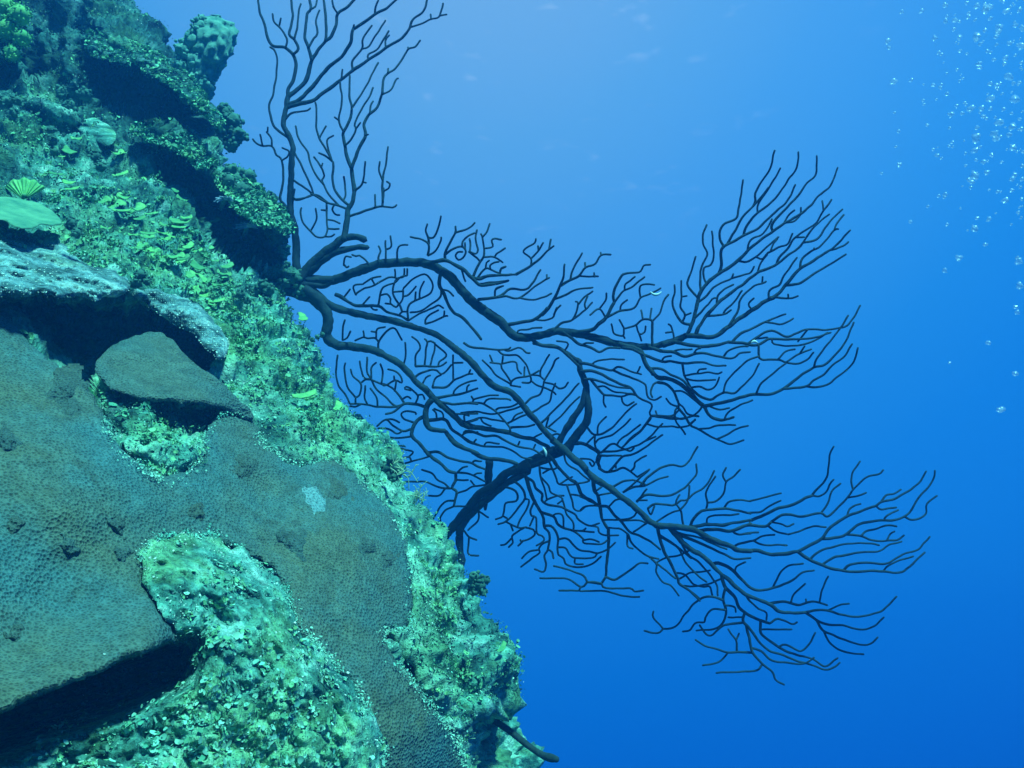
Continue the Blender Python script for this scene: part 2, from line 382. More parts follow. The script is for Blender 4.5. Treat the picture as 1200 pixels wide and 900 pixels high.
# small sway of the rows so that the edge is not ruled
Xf = np.hstack([S0 - sv[None] * (S0 + 24), -24 - so[None] * 420 + 0 * S0])
Df = Dsurf(Xf, Yf)
edge = Df[:, :1]
Xb = S0 - 230 * tb[None] ** 1.25; Db_ = edge + .95 * tb[None]; Yb = Yf[:, :1] + 0 * Xb
X = np.hstack([Xb, Xf]); Y = np.hstack([Yb, Yf]); D = np.hstack([Db_, Df])
W0 = P(X, Y, D)
def grid_normals(W):
    a = np.gradient(W, axis=0); b = np.gradient(W, axis=1); n = np.cross(b, a)
    n /= np.linalg.norm(n, axis=-1)[..., None] + 1e-12; return n
nrm = grid_normals(W0)
front = np.hstack([np.zeros_like(Xb), np.ones_like(Xf)]) > 0
if np.sum(nrm[front] * (CAM - W0[front])) < 0: nrm = -nrm
calm = np.zeros(X.shape); cov = np.zeros(X.shape)              # how much of the wall is covered by coral sheet (kept smooth there)
for poly in (CORAL, MOUND):
    sd, _, _ = seg_dist(X, Y, poly); ins_ = inside(X, Y, poly); cov = np.maximum(cov, np.where(ins_ & front, sstep(-8, 14, sd), 0)); calm = np.maximum(calm, np.where(ins_, 1, sstep(46, 0, sd)) * front)
q = W0 * 1.0
h = .018 * perlin(q * np.array([5, 5, 26.]) + 11) + .012 * perlin(q * np.array([14, 14, 60.]) + 5) + .028 * perlin(q * 4.2) + .026 * perlin(q * 10 + 7) + .020 * (.6 - worley(q * 20)) + .014 * perlin(q * 30 + 3) + .013 * (.55 - worley(q * 52 + 5)) + .008 * perlin(q * 85) + .005 * (.5 - worley(q * 120))
W1 = W0 + nrm * (h * (1 - .85 * cov) * (1 - .55 * calm) - .03 * cov)[..., None]
nr, nc = X.shape
ii = np.arange(nr * nc).reshape(nr, nc)
Q = np.stack([ii[:-1, :-1], ii[:-1, 1:], ii[1:, 1:], ii[1:, :-1]], -1).reshape(-1, 4)
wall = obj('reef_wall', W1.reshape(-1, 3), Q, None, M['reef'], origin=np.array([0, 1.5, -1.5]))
cv = .5 + .5 * np.clip(calm * 1.3 - cov, 0, 1) * sstep(-.6, .3, perlin(W1 * 12)) - .5 * sstep(330, 60, Y) * sstep(-.5, .5, perlin(W1 * 5) + .5)  # raised for silt by the coral, lowered for painted shade towards the top
at = wall.data.attributes.new('silt_shade', 'FLOAT', 'POINT'); at.data.foreach_set('value', np.clip(cv, 0, 1).ravel().astype(np.float32))
tag(wall, 'steep reef wall of turquoise algae covered rock sloping down to the right', 'reef', kind='structure')
NR = grid_normals(W1)
if np.sum(NR[front] * (CAM - W1[front])) < 0: NR = -NR

# ---- slabs: coral sheets, ledges, mound. Own outline, own thickness, standing off the wall
def slab(poly, dfun, thick, sp=3.0, jit=1.5, edge_w=10, edge_d=.012, disp=None, bounds=(-420, 1250), cstep=3.0):
    pl = crom(poly, cstep, True)
    zz = 0 * pl[:, 0]
    for sc_, am in ((9, 1.0), (26, 1.3), (5, .5)):
        pl = pl + np.stack([perlin(np.stack([pl[:, 0] / sc_, pl[:, 1] / sc_, zz], -1)), perlin(np.stack([pl[:, 0] / sc_, pl[:, 1] / sc_, zz + 5], -1))], -1) * jit * am
    lo, hi = pl.min(0) - sp, pl.max(0) + sp
    gx = np.arange(lo[0], hi[0] + sp, sp); gy = np.arange(lo[1], hi[1] + sp, sp)
    GX, GY = np.meshgrid(gx, gy); ins = inside(GX, GY, pl)
    cell = ins[:-1, :-1] & ins[1:, :-1] & ins[:-1, 1:] & ins[1:, 1:]
    idx = -np.ones(GX.shape, int)
    used = np.zeros(GX.shape, bool)
    used[:-1, :-1] |= cell; used[1:, :-1] |= cell; used[:-1, 1:] |= cell; used[1:, 1:] |= cell
    idx[used] = np.arange(used.sum())
    c = np.argwhere(cell); r, k = c[:, 0], c[:, 1]
    Qf = np.stack([idx[r, k], idx[r + 1, k], idx[r + 1, k + 1], idx[r, k + 1]], -1)
    x, y = GX[used], GY[used]
    sd, nx, ny = seg_dist(x, y, pl)
    # boundary edges
    e = np.vstack([Qf[:, [0, 1]], Qf[:, [1, 2]], Qf[:, [2, 3]], Qf[:, [3, 0]]])
    key = np.minimum(e[:, 0], e[:, 1]) * 10000000 + np.maximum(e[:, 0], e[:, 1])
    u, inv, cnt = np.unique(key, return_inverse=True, return_counts=True)
    be = e[cnt[inv] == 1]; bv = np.unique(be)
    x[bv] = nx[bv]; y[bv] = ny[bv]; sd[bv] = 0
    d = dfun(x, y, sd)
    if disp is not None: d = d - disp(P(x, y, d), x, y, sd)
    t = np.clip(sd / edge_w, 0, 1)
    df = d + edge_d * (1 - np.sqrt(np.clip(1 - (1 - t) ** 2, 0, 1)))
    th = thick if not callable(thick) else thick(x, y, sd)
    db = df + th * (.55 + .45 * t)
    n = len(x)
    V = np.vstack([P(x, y, df), P(x, y, db)])
    Qs = np.stack([be[:, 1], be[:, 0], be[:, 0] + n, be[:, 1] + n], -1)
    return V, np.vstack([Qf, Qf[:, ::-1] + n, Qs]), None, (x, y, sd, df)

NOD = [][:0]
NODS = [(76, 455, 17), (84, 478, 12), (10, 515, 13), (290, 545, 14), (396, 574, 12), (345, 634, 15), (330, 628, 10), (138, 616, 9), (18, 615, 8), (20, 742, 10), (145, 650, 8), (430, 640, 10), (80, 640, 8), (455, 655, 9), (230, 600, 8)]
def coral_disp(p, x, y, sd):
    h = .018 * perlin(p * 5) + .010 * perlin(p * 13 + 2) + .0022 * perlin(p * 30) + .0014 * perlin(p * 70)
    for a, b, r in NOD:
        g = np.exp(-((x - a) ** 2 + (y - b) ** 2) / (r * r)); h = h + g * (.006 + .012 * (.6 - worley(p * 95)))
    return h
def coral_d(x, y, sd):
    d = Dbase(x, y) - .022
    # lips: lower left rim and the rim above the cavity stand out from the rock
    lip = np.exp(-((y - (836 - x * .42)) / 60) ** 2) * sstep(230, 170, x)
    d = d - .05 * lip
    # gullies and humps
    d = d + .035 * np.exp(-((x - 290) ** 2 + (y - 600) ** 2) / 70 ** 2) - .03 * np.exp(-((x - 420) ** 2 + (y - 640) ** 2) / 60 ** 2)
    d = d - .035 * np.exp(-((x - 60) ** 2 + (y - 560) ** 2) / 110 ** 2) + .02 * np.exp(-((x - 200) ** 2 + (y - 640) ** 2) / 50 ** 2)
    return d
coral = thing('sheet_coral', P(60., 600., .86), 'large smooth olive brown sheet coral spread over the lower reef wall', 'coral')
V, Qc, _, info = slab(CORAL, coral_d, .03, 3.0, 3.2, 7, .008, coral_disp)
obj('coral_sheet', V, Qc, None, M['coral'], coral)
def lobe_d(x, y, sd):
    d = Dbase(x, y) - .024 - .022 * sstep(285, 230, x)
    rim = 470 + (x - 200) * .12
    lift = sstep(-75, 0, y - rim)
    d = d + .016 * np.exp(-((x - 172) / 42) ** 2 - ((y - 430) / 20) ** 2) - .012 * np.exp(-((y - 462) / 8) ** 2) * sstep(110, 130, x) * sstep(240, 200, x) + .007 * perlin(P(x, y, d) * np.array([16, 16, 40.]))
    return d - .022 * lift * sstep(140, 215, x) * (1 - sstep(245, 292, x)) - .022 * np.exp(-((y - (400 + (x - 205) * .85)) / 11) ** 2) * sstep(190, 215, x) + .05 * sstep(420, 392, y)
V, Qc, _, _ = slab(LOBE, lobe_d, .009, 2.2, 1.8, 5, .006, coral_disp)
tag(obj('raised_lobe', V, Qc, None, M['coral_lobe'], coral), 'raised shell shaped lobe with a curled lower rim')
V, Qc, _, _ = slab([(349, 573), (356, 566), (364, 568), (372, 569), (377, 580), (384, 588), (383, 601), (376, 600), (368, 606), (361, 594), (354, 590), (354, 581)], lambda x, y, s: coral_d(x, y, s) - .0015, .006, 2, 2.5, 8, .004, coral_disp)
tag(obj('bleached_patch', V, Qc, None, M['bleached'], coral), 'small pale bleached patch')

for a, b, r in NODS:
    r = max(r, 10)
    for k in range(1):
        cx, cy = a, b
        g = np.linspace(-1, 1, 26); GXn, GYn = np.meshgrid(g, g)
        xx, yy = cx + GXn * r * 1.7, cy + GYn * r * 1.7
        rr2 = np.hypot(GXn, GYn) * (1.15 + .75 * perlin(np.stack([GXn * 1.7, GYn * 1.7, np.full(GXn.shape, a * 1.)], -1)))
        dd_ = coral_d(xx, yy, 0 * xx); dd_ = dd_ - coral_disp(P(xx, yy, dd_), xx, yy, 0 * xx)
        pw = P(xx, yy, dd_)
        dd_ = dd_ + .003 -   .008 * sstep(1.0, .1, rr2) - .009 * sstep(1, .3, rr2) * (.62 - worley(pw * 120))
        idn = np.arange(26 * 26).reshape(26, 26)
        qn = np.stack([idn[:-1, :-1], idn[1:, :-1], idn[1:, 1:], idn[:-1, 1:]], -1).reshape(-1, 4)
        Vn = P(xx, yy, dd_).reshape(-1, 3); Vb = P(xx, yy, dd_ + .008).reshape(-1, 3)
        lp = np.concatenate([idn[0], idn[1:, -1], idn[-1, ::-1][1:], idn[::-1, 0][1:-1]])
        sn = np.stack([lp, np.roll(lp, 1), np.roll(lp, 1) + 676, lp + 676], -1)
        rf = rr2.ravel()[qn].max(1) < 1.12
        obj('nodule', np.vstack([Vn, Vb]), np.vstack([qn[rf], qn[rf][:, ::-1] + 676]), None, M['nodule'], coral)

def mound_disp(p, x, y, sd):
    return (.12 + .88 * sstep(0, 28, sd)) * (.018 * perlin(p * 8) + .024 * (.6 - worley(p * 34)) + .012 * perlin(p * 26) + .012 * (.55 - worley(p * 70)) + .006 * perlin(p * 130))
def mound_d(x, y, sd):
    d = coral_d(x, y, sd) - .003 - .026 * sstep(0, 50, sd)
    e = y - (836 - .36 * x)
    d = d + .26 * sstep(68, 5, e) * sstep(246, 200, x) * sstep(-20, 4, e) + .08 * sstep(160, 40, e) * sstep(260, 120, x) * sstep(-28, 2, e)
    return d
V, Qc, _, minfo = slab(MOUND, mound_d, .05, 2.6, 4.5, 8, .006, mound_disp)
mound = obj('algae_mound', V, Qc, None, M['mound'], None, origin=P(250., 900., .95))
tag(mound, 'yellow green algae covered rubble mound growing through the brown sheet coral', 'algae mound')
mV, mQ = V, Qc

def rock_disp(k=1.0):
    return lambda p, x, y, sd: k * (.034 * perlin(p * 8) + .026 * perlin(p * 19 + 4) + .018 * (.55 - worley(p * 40)) + .009 * perlin(p * 85))
LEDGES = []
def ledge(poly, off, thick, m, label, k=1.0, tilt=0.0, ew=12, ed=.03):
    yc = np.mean([p[1] for p in poly])
    V, Qc, _, inf = slab(poly, lambda x, y, s: Dbase(x, y) - off - tilt * (y - yc), thick, 2.4, 4.0 * k, ew, ed, rock_disp(k))
    o = obj('rock_ledge', V, Qc, None, m); tag(o, label, 'ledge'); LEDGES.append((V, inf)); return o
ledge([(-300, 250), (-60, 262), (0, 270), (40, 280), (80, 289), (112, 303), (140, 322), (152, 342), (120, 350), (60, 349), (0, 346), (-60, 345), (-300, 345)], .10, .16, M['reef_sand'],
      'pale sandy grey ledge roofing the long dark hollow at left', 1.0, .0012)
ledge([(150, 334), (182, 336), (210, 342), (236, 358), (256, 380), (268, 406), (258, 420), (236, 402), (206, 380), (176, 362)], .05, .14, M['reef_sand'], 'smaller pale ledge end above the raised coral lobe', .8, .001)
ledge([(98, 40), (130, 44), (168, 58), (206, 82), (236, 108), (256, 138), (262, 154), (240, 138), (206, 108), (170, 84), (140, 74), (112, 68)], .22, .22, M['reef'], 'upper weedy ledge overhanging the topmost dark hollow', 1.2, .002, 8, .02)
ledge([(148, 152), (172, 147), (204, 152), (232, 168), (250, 190), (252, 202), (232, 192), (206, 176), (176, 167)], .17, .12, M['reef'], 'narrow pale ledge below the topmost dark hollow', 1.1, .002, 7, .015)
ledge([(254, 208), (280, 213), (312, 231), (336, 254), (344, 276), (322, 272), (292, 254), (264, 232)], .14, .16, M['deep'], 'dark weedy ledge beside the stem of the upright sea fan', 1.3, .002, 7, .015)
ledge([(90, 146), (108, 138), (126, 146), (136, 158), (128, 170), (112, 165), (98, 158)], .06, .03, M['mound'], 'small yellow green plate under the top ledge', .3, .0015, 6, .01)
# ------------------------------------------------------------------ sea fans: hand traced axes.
# each line: start radius, end radius (photo px), then x y pairs in the units of its tracing window (ox, oy, scale)
WIN = {'A': (0, 0, 1), 'V1': (280, 0, 3.75), 'V2': (300, 220, 3.75), 'V3': (560, 240, 4.5), 'V4': (760, 160, 3.914), 'V5': (760, 350, 4.285),
       'W1': (380, 390, 6), 'W2': (440, 520, 6), 'W3': (540, 400, 6), 'W4': (570, 530, 5.294), 'W5': (680, 410, 6), 'W6': (680, 540, 5),
       'W7': (860, 520, 4.8), 'W8': (750, 640, 3.871), 'X1': (400, 240, 5.625), 'X2': (580, 360, 5.625)}
FAN_UP = """@A
5 3 348 318 347 300 347 281 345 266 341 252 340 236 341 215 342 190 343 172 338 158 332 147 334 133 338 120
@V1
2.8 1.7 215 470 218 425 255 395 290 360 310 300 320 265 345 225 380 180
1.7 1.2 380 180 405 160 425 110 435 60 470 35 505 0 530 -30
1.5 1.1 380 180 385 130 378 50 372 0 370 -40
1.6 1.2 320 265 305 210 290 165 295 100 300 60 315 40 310 0 305 -40
1.1 .9 315 40 335 30 345 0
1.2 .9 310 210 330 170 345 150 338 90 355 45
1.9 1.0 215 425 215 395 240 350 250 290 238 240 205 210 185 205 150 200 125 165 110 100 90 50 85 0 84 -40
1.4 1.1 238 240 260 215 245 175 222 150 235 80 230 0 228 -40
1.1 .9 245 170 258 120 262 50 272 15
1.1 .8 205 210 210 170 180 120 155 95 147 62
.9 .8 178 115 185 80
1 .8 435 60 415 30 410 0
.9 .8 433 58 412 28
2.4 1.6 220 465 265 440 300 405 340 360 395 295 450 250 490 190 500 130
1.6 1.1 500 130 540 105 595 65 650 35 690 0 720 -20
1 .8 500 130 505 110
1.1 .9 597 62 600 30 612 0
2.2 1.1 215 475 270 455 330 440 380 400 450 350 500 310 560 270 620 230 660 200 720 165 750 125 765 85 810 50 828 0
1 .8 752 120 800 105 845 85 880 75 890 45 897 15
.9 .8 885 70 915 62
.9 .8 845 85 843 65
1.2 .9 500 310 500 265 540 215 545 170 585 112
1 .8 540 215 570 205 600 155 645 90
1 .8 570 265 570 240 610 215 640 165 658 135
.9 .8 645 210 645 175 660 155
1 .8 450 350 455 305
1.3 .8 212 620 170 575 140 520 135 460 155 390 168 280 160 225 137 207
1.3 .9 218 930 188 890 180 870 195 790 188 705 165 680 145 645 100 640 75 630 60 610
1 .8 145 645 142 610 120 580
.9 .8 125 585 127 560
.9 .8 105 632 92 590
1 .8 190 705 218 685 220 665 190 648
1.3 .8 220 540 240 500 270 490 300 487 315 475
1.1 1 235 660 262 700 290 760 315 815 328 855
1.1 .9 240 785 270 810 325 855
1 .8 325 855 265 878 240 870 245 830
1.1 .9 325 855 350 860 390 890
"""
FAN_BIG = """@V2
6 3 120 470 150 440 190 420 250 428 300 430 330 415 345 408
6.5 4 110 440 150 455 190 470 240 490 275 520 300 545
5 3 150 380 185 395 215 385 250 350 290 325
6 4 130 385 170 400 220 425 280 425 330 412 380 398
7 4 180 400 210 370 260 320 320 270 385 225 445 218 478 230
7 3 170 420 225 375 300 310 360 280 440 262 492 262
5.5 5.8 90 400 130 400 210 400 300 405 350 405 420 378 520 340 620 328 720 330 800 355 870 410 930 480 1000 540 1080 595
@V3
5.6 4 45 560 60 570 115 610 150 655 190 690 240 700 320 690 400 670 500 675 600 695 700 725 800 745 900 750 980 735 1080 700
@V5
3.6 2.9 70 235 130 215 190 185
2.8 2.1 190 185 250 185 330 190 400 140 480 85 560 30 610 0
@V4
2.1 .9 557 744 580 735 630 680 690 610 740 580 800 540 860 500 925 428
2.2 .9 175 890 205 840 225 760 245 700 310 640 370 600 420 560 470 510 520 470 570 435 620 400 690 360 740 320 765 290 800 255 830 230 850 190 868 140
1.6 .9 318 630 335 590 330 530 345 505 385 485 435 455 490 430 540 385 600 330 640 290 675 220
1.3 .9 345 505 325 465 330 425 350 400 400 375 415 320 425 260 435 200
1.3 .9 355 490 400 425 430 370 480 320 530 260 550 235
1 .8 495 345 500 310 550 240 605 145
1.2 .8 480 320 490 295 490 260 520 205 555 150 578 62
1.3 .8 435 455 450 410 500 350 550 315 600 260 640 200 680 140 687 70
1.3 .8 570 435 565 410 590 370 640 320 690 265 730 210 765 180 772 130 770 90
1.1 .8 445 520 465 475 520 450 550 410 565 380
1 .8 620 400 640 365 670 338
1 .8 630 400 670 390 695 360 700 325
1.2 .8 410 570 450 575 500 545 550 500 595 460
1 .8 490 550 520 560 545 535
1.1 .8 560 535 600 510 640 490 660 445
1 .8 555 520 570 490 590 470
1.2 .8 225 700 230 650 245 590 270 540 250 490 250 450 267 405
1.1 .8 265 675 250 640 255 600 285 590 300 545 295 490 290 435
1.2 .8 215 740 180 690 180 660 200 610 215 550
1.5 .8 190 860 150 850 120 800 110 755 120 720 120 680
1.2 .8 150 860 165 820 145 780 150 735 150 660
.9 .8 150 735 175 730
1.1 .9 165 820 195 810
2 .9 215 890 240 850 310 775 360 730 430 680 500 625 580 590 640 545 690 510 720 470 750 425 800 380 830 355
1.3 .8 225 840 260 790 290 745 310 740
1.2 .8 230 765 270 730 300 690 350 665 380 650 390 630
1.1 .8 380 655 440 635 465 625 485 595
1.2 .8 315 775 320 730 350 700 390 680
1.1 .8 500 625 515 580 545 540
1.2 .8 590 590 600 560 640 510 670 465 720 430 770 395 800 345 840 290
.9 .8 800 340 798 295
.9 .8 675 465 715 462
1.2 .8 715 490 770 475 810 420 840 380 890 335
1.2 .8 690 600 700 560 740 530 790 500 850 430 870 425
.9 .8 850 425 860 400 895 360
.9 .8 765 520 760 512
1.1 .8 830 525 880 510 918 483
1.4 .8 630 685 690 675 740 640 800 605 860 570 905 540
1.2 .8 550 745 555 705 600 680 620 640 650 600 680 555
1.2 .8 580 740 640 745 685 730
.8 .8 640 738 640 725
1.1 .8 475 795 460 770 485 742
1.3 .8 275 835 340 820 380 795
1.1 .8 345 815 350 800 400 750 430 705
1.3 .8 365 870 410 800 420 750 475 690 520 675 540 665
.9 .8 520 675 525 645
@V5
2.2 1.6 130 225 200 235 300 240 400 218
1.6 .9 400 218 480 225 540 235 580 215 620 200 700 205 780 200 850 190 915 170
1.5 .8 420 210 450 180 520 150 590 115 640 95 690 78
1.1 .8 590 125 660 130 700 115 728 98
1.3 .8 500 215 560 180 620 160 690 190 740 175 800 155 900 155 985 140 1020 110 1065 35
.9 .8 800 160 750 215
1 .8 620 205 630 230 700 238 780 230 850 200 900 170
.9 .8 540 210 600 195
1.2 .9 555 235 555 285 570 305 650 305 690 320 740 328 790 310 830 270
1 .8 650 305 690 265 735 255
1 .8 690 320 750 280 820 255
.8 .8 760 275 785 240
1 .8 560 288 500 310 440 360 390 420 375 470
1.8 .9 0 255 60 265 130 270 180 290 240 275 290 275 350 290 420 298 460 275 510 268
1.1 .8 375 290 400 260 440 245 500 240
1 .8 120 265 150 255 220 255
.9 .8 225 275 240 255 265 250
@V3
2 1.5 740 745 820 765 870 790
2.8 2.4 740 745 850 770 880 830 925 895
@V5
1.5 .9 -28 280 70 315 110 313 170 325 240 320 280 320 320 335 390 337
.9 .8 65 318 80 295 115 288
1.2 1 170 325 180 385 210 440
1 .8 185 385 250 375 300 370 350 378 370 370
.9 .8 245 375 255 355 290 352
1 .8 190 400 240 412 335 408
1.1 .8 210 445 260 440 300 458 335 440 355 395
2.6 1.5 0 350 45 395 100 400 160 430 210 470 250 515 280 540 310 590 360 608 400 605 428 595
1 .8 380 605 400 570 460 535 522 510
1.8 .9 280 540 350 525 420 510 480 490 540 480 610 480 670 455 720 420 780 375 830 345 880 335 930 290 980 230 1010 170 1030 120
1.1 .8 830 345 845 300 890 240 930 190 965 145 1002 85
1.3 .8 675 455 790 440 830 410 880 380 930 330 990 280 1022 228
1.1 .8 790 440 840 445 900 430 940 400 990 360 1035 310 1050 248
1.1 .8 540 475 560 430 620 380 690 325
1.4 .8 215 455 260 490 310 508 340 490 380 470 430 475 470 440 520 390 555 325
1 .8 300 545 350 560 405 550
1.4 1.1 10 345 60 350 120 385 170 410 210 450
1.1 .8 45 420 25 430 12 470 20 495
1.5 1.1 45 420 90 430 125 465 150 520 150 550
1 .8 125 465 170 465 220 500 270 540
.9 .8 88 500 110 530 145 540
1 .8 160 525 180 545 200 580 250 590
1.3 .8 145 550 180 590 210 635 250 655 300 685 345 705 410 730 480 708
1 .8 250 655 300 650 360 635 437 635
1 .8 345 705 400 680 440 655 500 637
.9 .8 145 565 125 590 135 620 170 655 185 682
.8 .8 200 635 235 605
1 .8 270 545 250 570 210 595 130 605 20 590
@X1
1.1 .8 245 355 240 325 258 295 245 270
1.1 .8 290 350 290 290 290 235
1 .8 295 295 330 275 325 205
1.1 .8 365 345 375 270 435 265
1.3 .8 565 335 575 260 530 230 455 208
1.2 .8 577 258 575 215 555 165 568 125
1.1 .8 578 215 610 215 640 150 655 75
1.1 .8 570 335 620 305 655 240 658 212
2.2 1.5 545 345 620 360 700 370 760 400 810 430 860 480 910 525 960 530 1040 515 1100 500
1.5 .9 685 355 690 300 750 190 755 140
1.1 .8 755 185 840 155 880 118
1.2 .8 700 330 760 280 800 275 820 310 800 350 770 365 750 340 770 310 800 310
1 .8 800 270 800 240 840 205 880 185
.8 .8 825 295 815 250
.9 .8 850 300 855 260 845 225
1 .8 830 305 880 320 900 290 885 230 893 165
1.1 .9 840 308 890 350 910 370
1.4 .8 870 465 910 380 940 345 940 290 930 210 920 190
.9 .8 933 212 960 180 980 125
.9 .8 942 288 1000 275 990 235 1010 222 1055 228
1 .8 940 345 1010 345 1065 380
.9 .8 1010 345 1030 315 1080 288
1.1 .8 895 475 950 415 990 430 1045 450 1055 420 1087 405
.9 .8 950 410 955 380 975 368
.9 .8 985 425 980 400 1010 380 1040 375
1.5 1.2 850 475 910 490 960 475 1040 465 1125 460
1.6 1.3 890 620 1000 610 1080 600
.9 .8 1010 605 1015 560 1070 535
.8 .8 780 430 800 470 818 505
2 1.4 640 460 640 540 670 575 700 650 740 710 800 745 870 820 920 885
1 .8 670 555 710 565 740 605
1.1 .8 652 560 650 610 600 650 520 700 455 710
1.1 .8 440 775 440 680 470 640 540 610 590 580 600 520 570 470 530 460 460 500 410 555
.8 .8 510 605 515 560 545 505
.9 .8 412 605 450 590 490 535
.8 .8 480 615 490 575
1.1 .8 400 700 385 660 350 610 340 570 360 490 410 475 415 420
.9 .8 385 655 405 620 408 560
.8 .8 340 575 410 570
1.1 .8 90 620 100 600 160 550 220 530 310 480 360 480
.8 .8 220 525 200 490
.8 .8 155 508 200 480 260 475
.8 .8 95 595 80 550 90 530 140 525
.8 .8 355 478 355 425
.8 .8 435 470 435 420
1.1 .8 245 660 265 560 300 530 350 515 385 480 435 465
.9 .8 270 600 310 590 330 620 325 650 360 675 375 655
.8 .8 335 650 290 650
2 1.2 -40 590 0 610 80 660 160 665 245 670 300 705 380 730 440 765
.8 .8 20 605 60 555
.8 .8 135 660 185 605
.8 .8 190 675 210 695 235 695
.9 .8 380 728 400 705 440 705
1 .8 460 770 520 720 600 680 640 660 675 680
.9 .8 550 775 560 740 640 690
1 .8 545 788 620 765 680 735 700 735
.8 .8 675 735 680 700
1 .8 180 365 150 340 115 325 95 340 70 328
.9 .8 0 420 5 390 20 350 65 345
.8 .8 5 392 30 412 50 405
@X2
1 .8 150 165 160 135 230 140 310 132
2 1.7 80 100 180 95 250 85 310 50 345 0
1 .8 265 95 330 95 380 70 395 35 410 0
@V3
1.8 .9 330 575 350 560 400 500 430 430 450 380 458 312
1 .8 405 570 400 580 420 545 435 528
1.3 .8 405 500 460 480 510 450 605 435
1.4 .8 430 430 480 400 530 375 570 330 620 310 650 265 700 262
1.1 .8 485 390 500 340 550 255
1 .8 535 380 635 380
.8 .8 565 330 565 305
.8 .8 615 380 612 360
.8 .8 650 265 648 250
1.4 .8 390 660 440 620 500 605 530 520 515 510
1.1 .8 500 610 550 570 605 515
1 .8 530 525 560 490 605 455
.9 .8 565 545 560 520 580 480
2.2 1.8 500 675 600 660 640 625 675 595 720 515
1.5 .8 720 515 715 470 750 385 790 360 850 355 875 320 910 315
1.1 .8 720 515 760 460 800 440 880 380
.9 .8 775 455 780 420 830 380
1 .8 675 595 640 550 590 580
1 .8 640 550 675 500 678 465
1.3 .8 675 600 750 560 825 545 860 490 910 470 965 440
.9 .8 855 490 850 440 870 420 930 422
.9 .8 750 555 755 525 790 500
1.4 .9 920 750 920 640 915 610 870 605 830 635 770 655
.9 .8 770 650 765 690 720 680 705 630
.8 .8 770 650 745 605
.8 .8 765 688 772 703
.9 .8 835 630 850 680 880 670 885 640
.8 .8 850 680 862 715
.8 .8 870 605 862 555
.8 .8 910 600 917 545
1 .8 925 610 960 570 980 510 1005 472
.9 .8 1030 710 1030 680 1020 640 1005 628
.8 .8 1028 670 990 675
1.5 1.1 450 690 520 730 600 755 640 775 690 755 750 755
.8 .8 550 738 570 728 610 728
.8 .8 455 770 475 745 470 725 415 718
1.8 1.3 270 700 330 740 420 755 480 800 530 850
1.4 1 0 390 60 375 120 372 200 368
1.5 .9 200 368 280 320 330 280 370 240 400 218
1 .8 280 320 280 285 240 250 260 225 300 200 308 180
.9 .8 280 285 320 240 345 200
.8 .8 320 240 318 215
.8 .8 375 235 385 180
.8 .8 120 370 118 345 150 325
1.1 .8 0 425 80 410 160 400
1.4 1 0 500 100 485 140 465 170 445 250 445 290 410 330 345
.9 .8 90 490 95 445 135 428
1.1 .8 140 480 220 490 290 440 350 400 380 385
.8 .8 365 392 365 368
1 .8 220 490 280 503 340 490 390 468
@V2
5.5 3.6 110 420 170 430 240 450 290 490 350 525 430 550 520 570 620 590 720 620 800 650 880 710
7.5 5.2 215 445 240 460 300 530 318 590 310 650 350 690 430 700
5 3.6 430 700 520 715 600 755 650 790 700 850 755 890
@W3
4.6 3.4 -32 40 60 130 130 210 200 290 260 325 340 350 400 410 460 480 520 550 580 620 640 690
3.4 3.6 640 690 700 740 770 800 840 860 880 900
@W6
4.2 3.6 20 40 80 100 160 150 230 205 290 250 350 300 400 350 450 380
3.6 2.4 450 380 520 385 600 390 680 410 740 445 810 475 880 500 920 525 1000 530
@W7
2.3 1.8 75 602 130 600 200 620 280 620 360 607
1.7 .9 360 607 420 575 490 535 540 475 600 430 640 405 700 385 760 360 800 350 830 325 900 310 960 280 1020 240 1060 195 1082 155
1.7 .9 360 607 430 655 490 680 560 705 620 715 680 720 760 713 840 718 930 725 980 700 1030 650 1075 612
1.5 .9 490 535 560 530 630 510 690 460 760 440 840 428 900 430 960 410 1000 370 1040 300 1100 235 1125 190 1133 148
1.1 .8 960 410 1000 428 1050 415 1080 390 1085 340 1143 293
1.2 .8 630 510 720 520 780 545 870 545 920 540 957 515
1.1 .8 715 520 740 495 800 480 860 460 915 465
.9 .8 860 540 880 505 905 493
1 .8 845 428 860 405 925 372
1 .8 800 350 830 370 915 357
1.1 .8 830 325 855 290 900 280 940 260
1 .8 635 405 650 370 680 348 715 337
1.2 .8 430 645 480 605 560 580 640 562 740 560 818 570
1.3 .8 495 680 560 640 620 628 720 610 810 605 870 570 945 550
1.3 .8 615 710 650 680 740 670 850 675 900 655 960 620 1040 595 1070 560 1103 522
1 .8 840 718 870 685 940 655 1010 630
@W6
2 1.6 620 375 700 375 770 372 830 378 900 365 1000 350
@W7
1.6 1.4 96 432 170 400 260 360 330 345 400 305 440 290
1.2 .8 440 290 460 260 510 210 530 160 540 60 563 15
1 .8 440 290 480 297 515 275 540 230 563 203
1.6 1.4 0 485 60 460 110 460 180 465 210 440
1.4 .8 210 440 260 405 310 398 370 410 430 400 490 390 520 410 550 395 610 335 650 290 670 260 720 210 770 180 820 170 842 150
1.1 .8 490 385 530 330 550 270 600 222
1.1 .8 665 255 658 200 670 155 712 100
1 .8 640 305 690 295 745 275
1 .8 210 440 260 450 300 465 338 450
1.1 .8 190 460 240 495 310 510
.9 .8 310 497 380 485 450 465 518 468
1 .8 85 460 90 437
1 .8 0 500 30 510 90 500 140 500
1.3 .8 0 580 30 560 110 545 160 520 230 512
1 .8 110 545 160 570 230 568 300 572
@W6
1.9 1.4 690 400 780 400 880 412 950 385 1000 370
1.1 .9 890 410 920 430 1000 425
1.5 1.1 640 365 660 325 700 300 760 285 850 280 920 290 1000 310
@W7
1.1 .8 80 385 150 380 210 345 262 318
1 .8 90 322 160 305 265 277
@W6
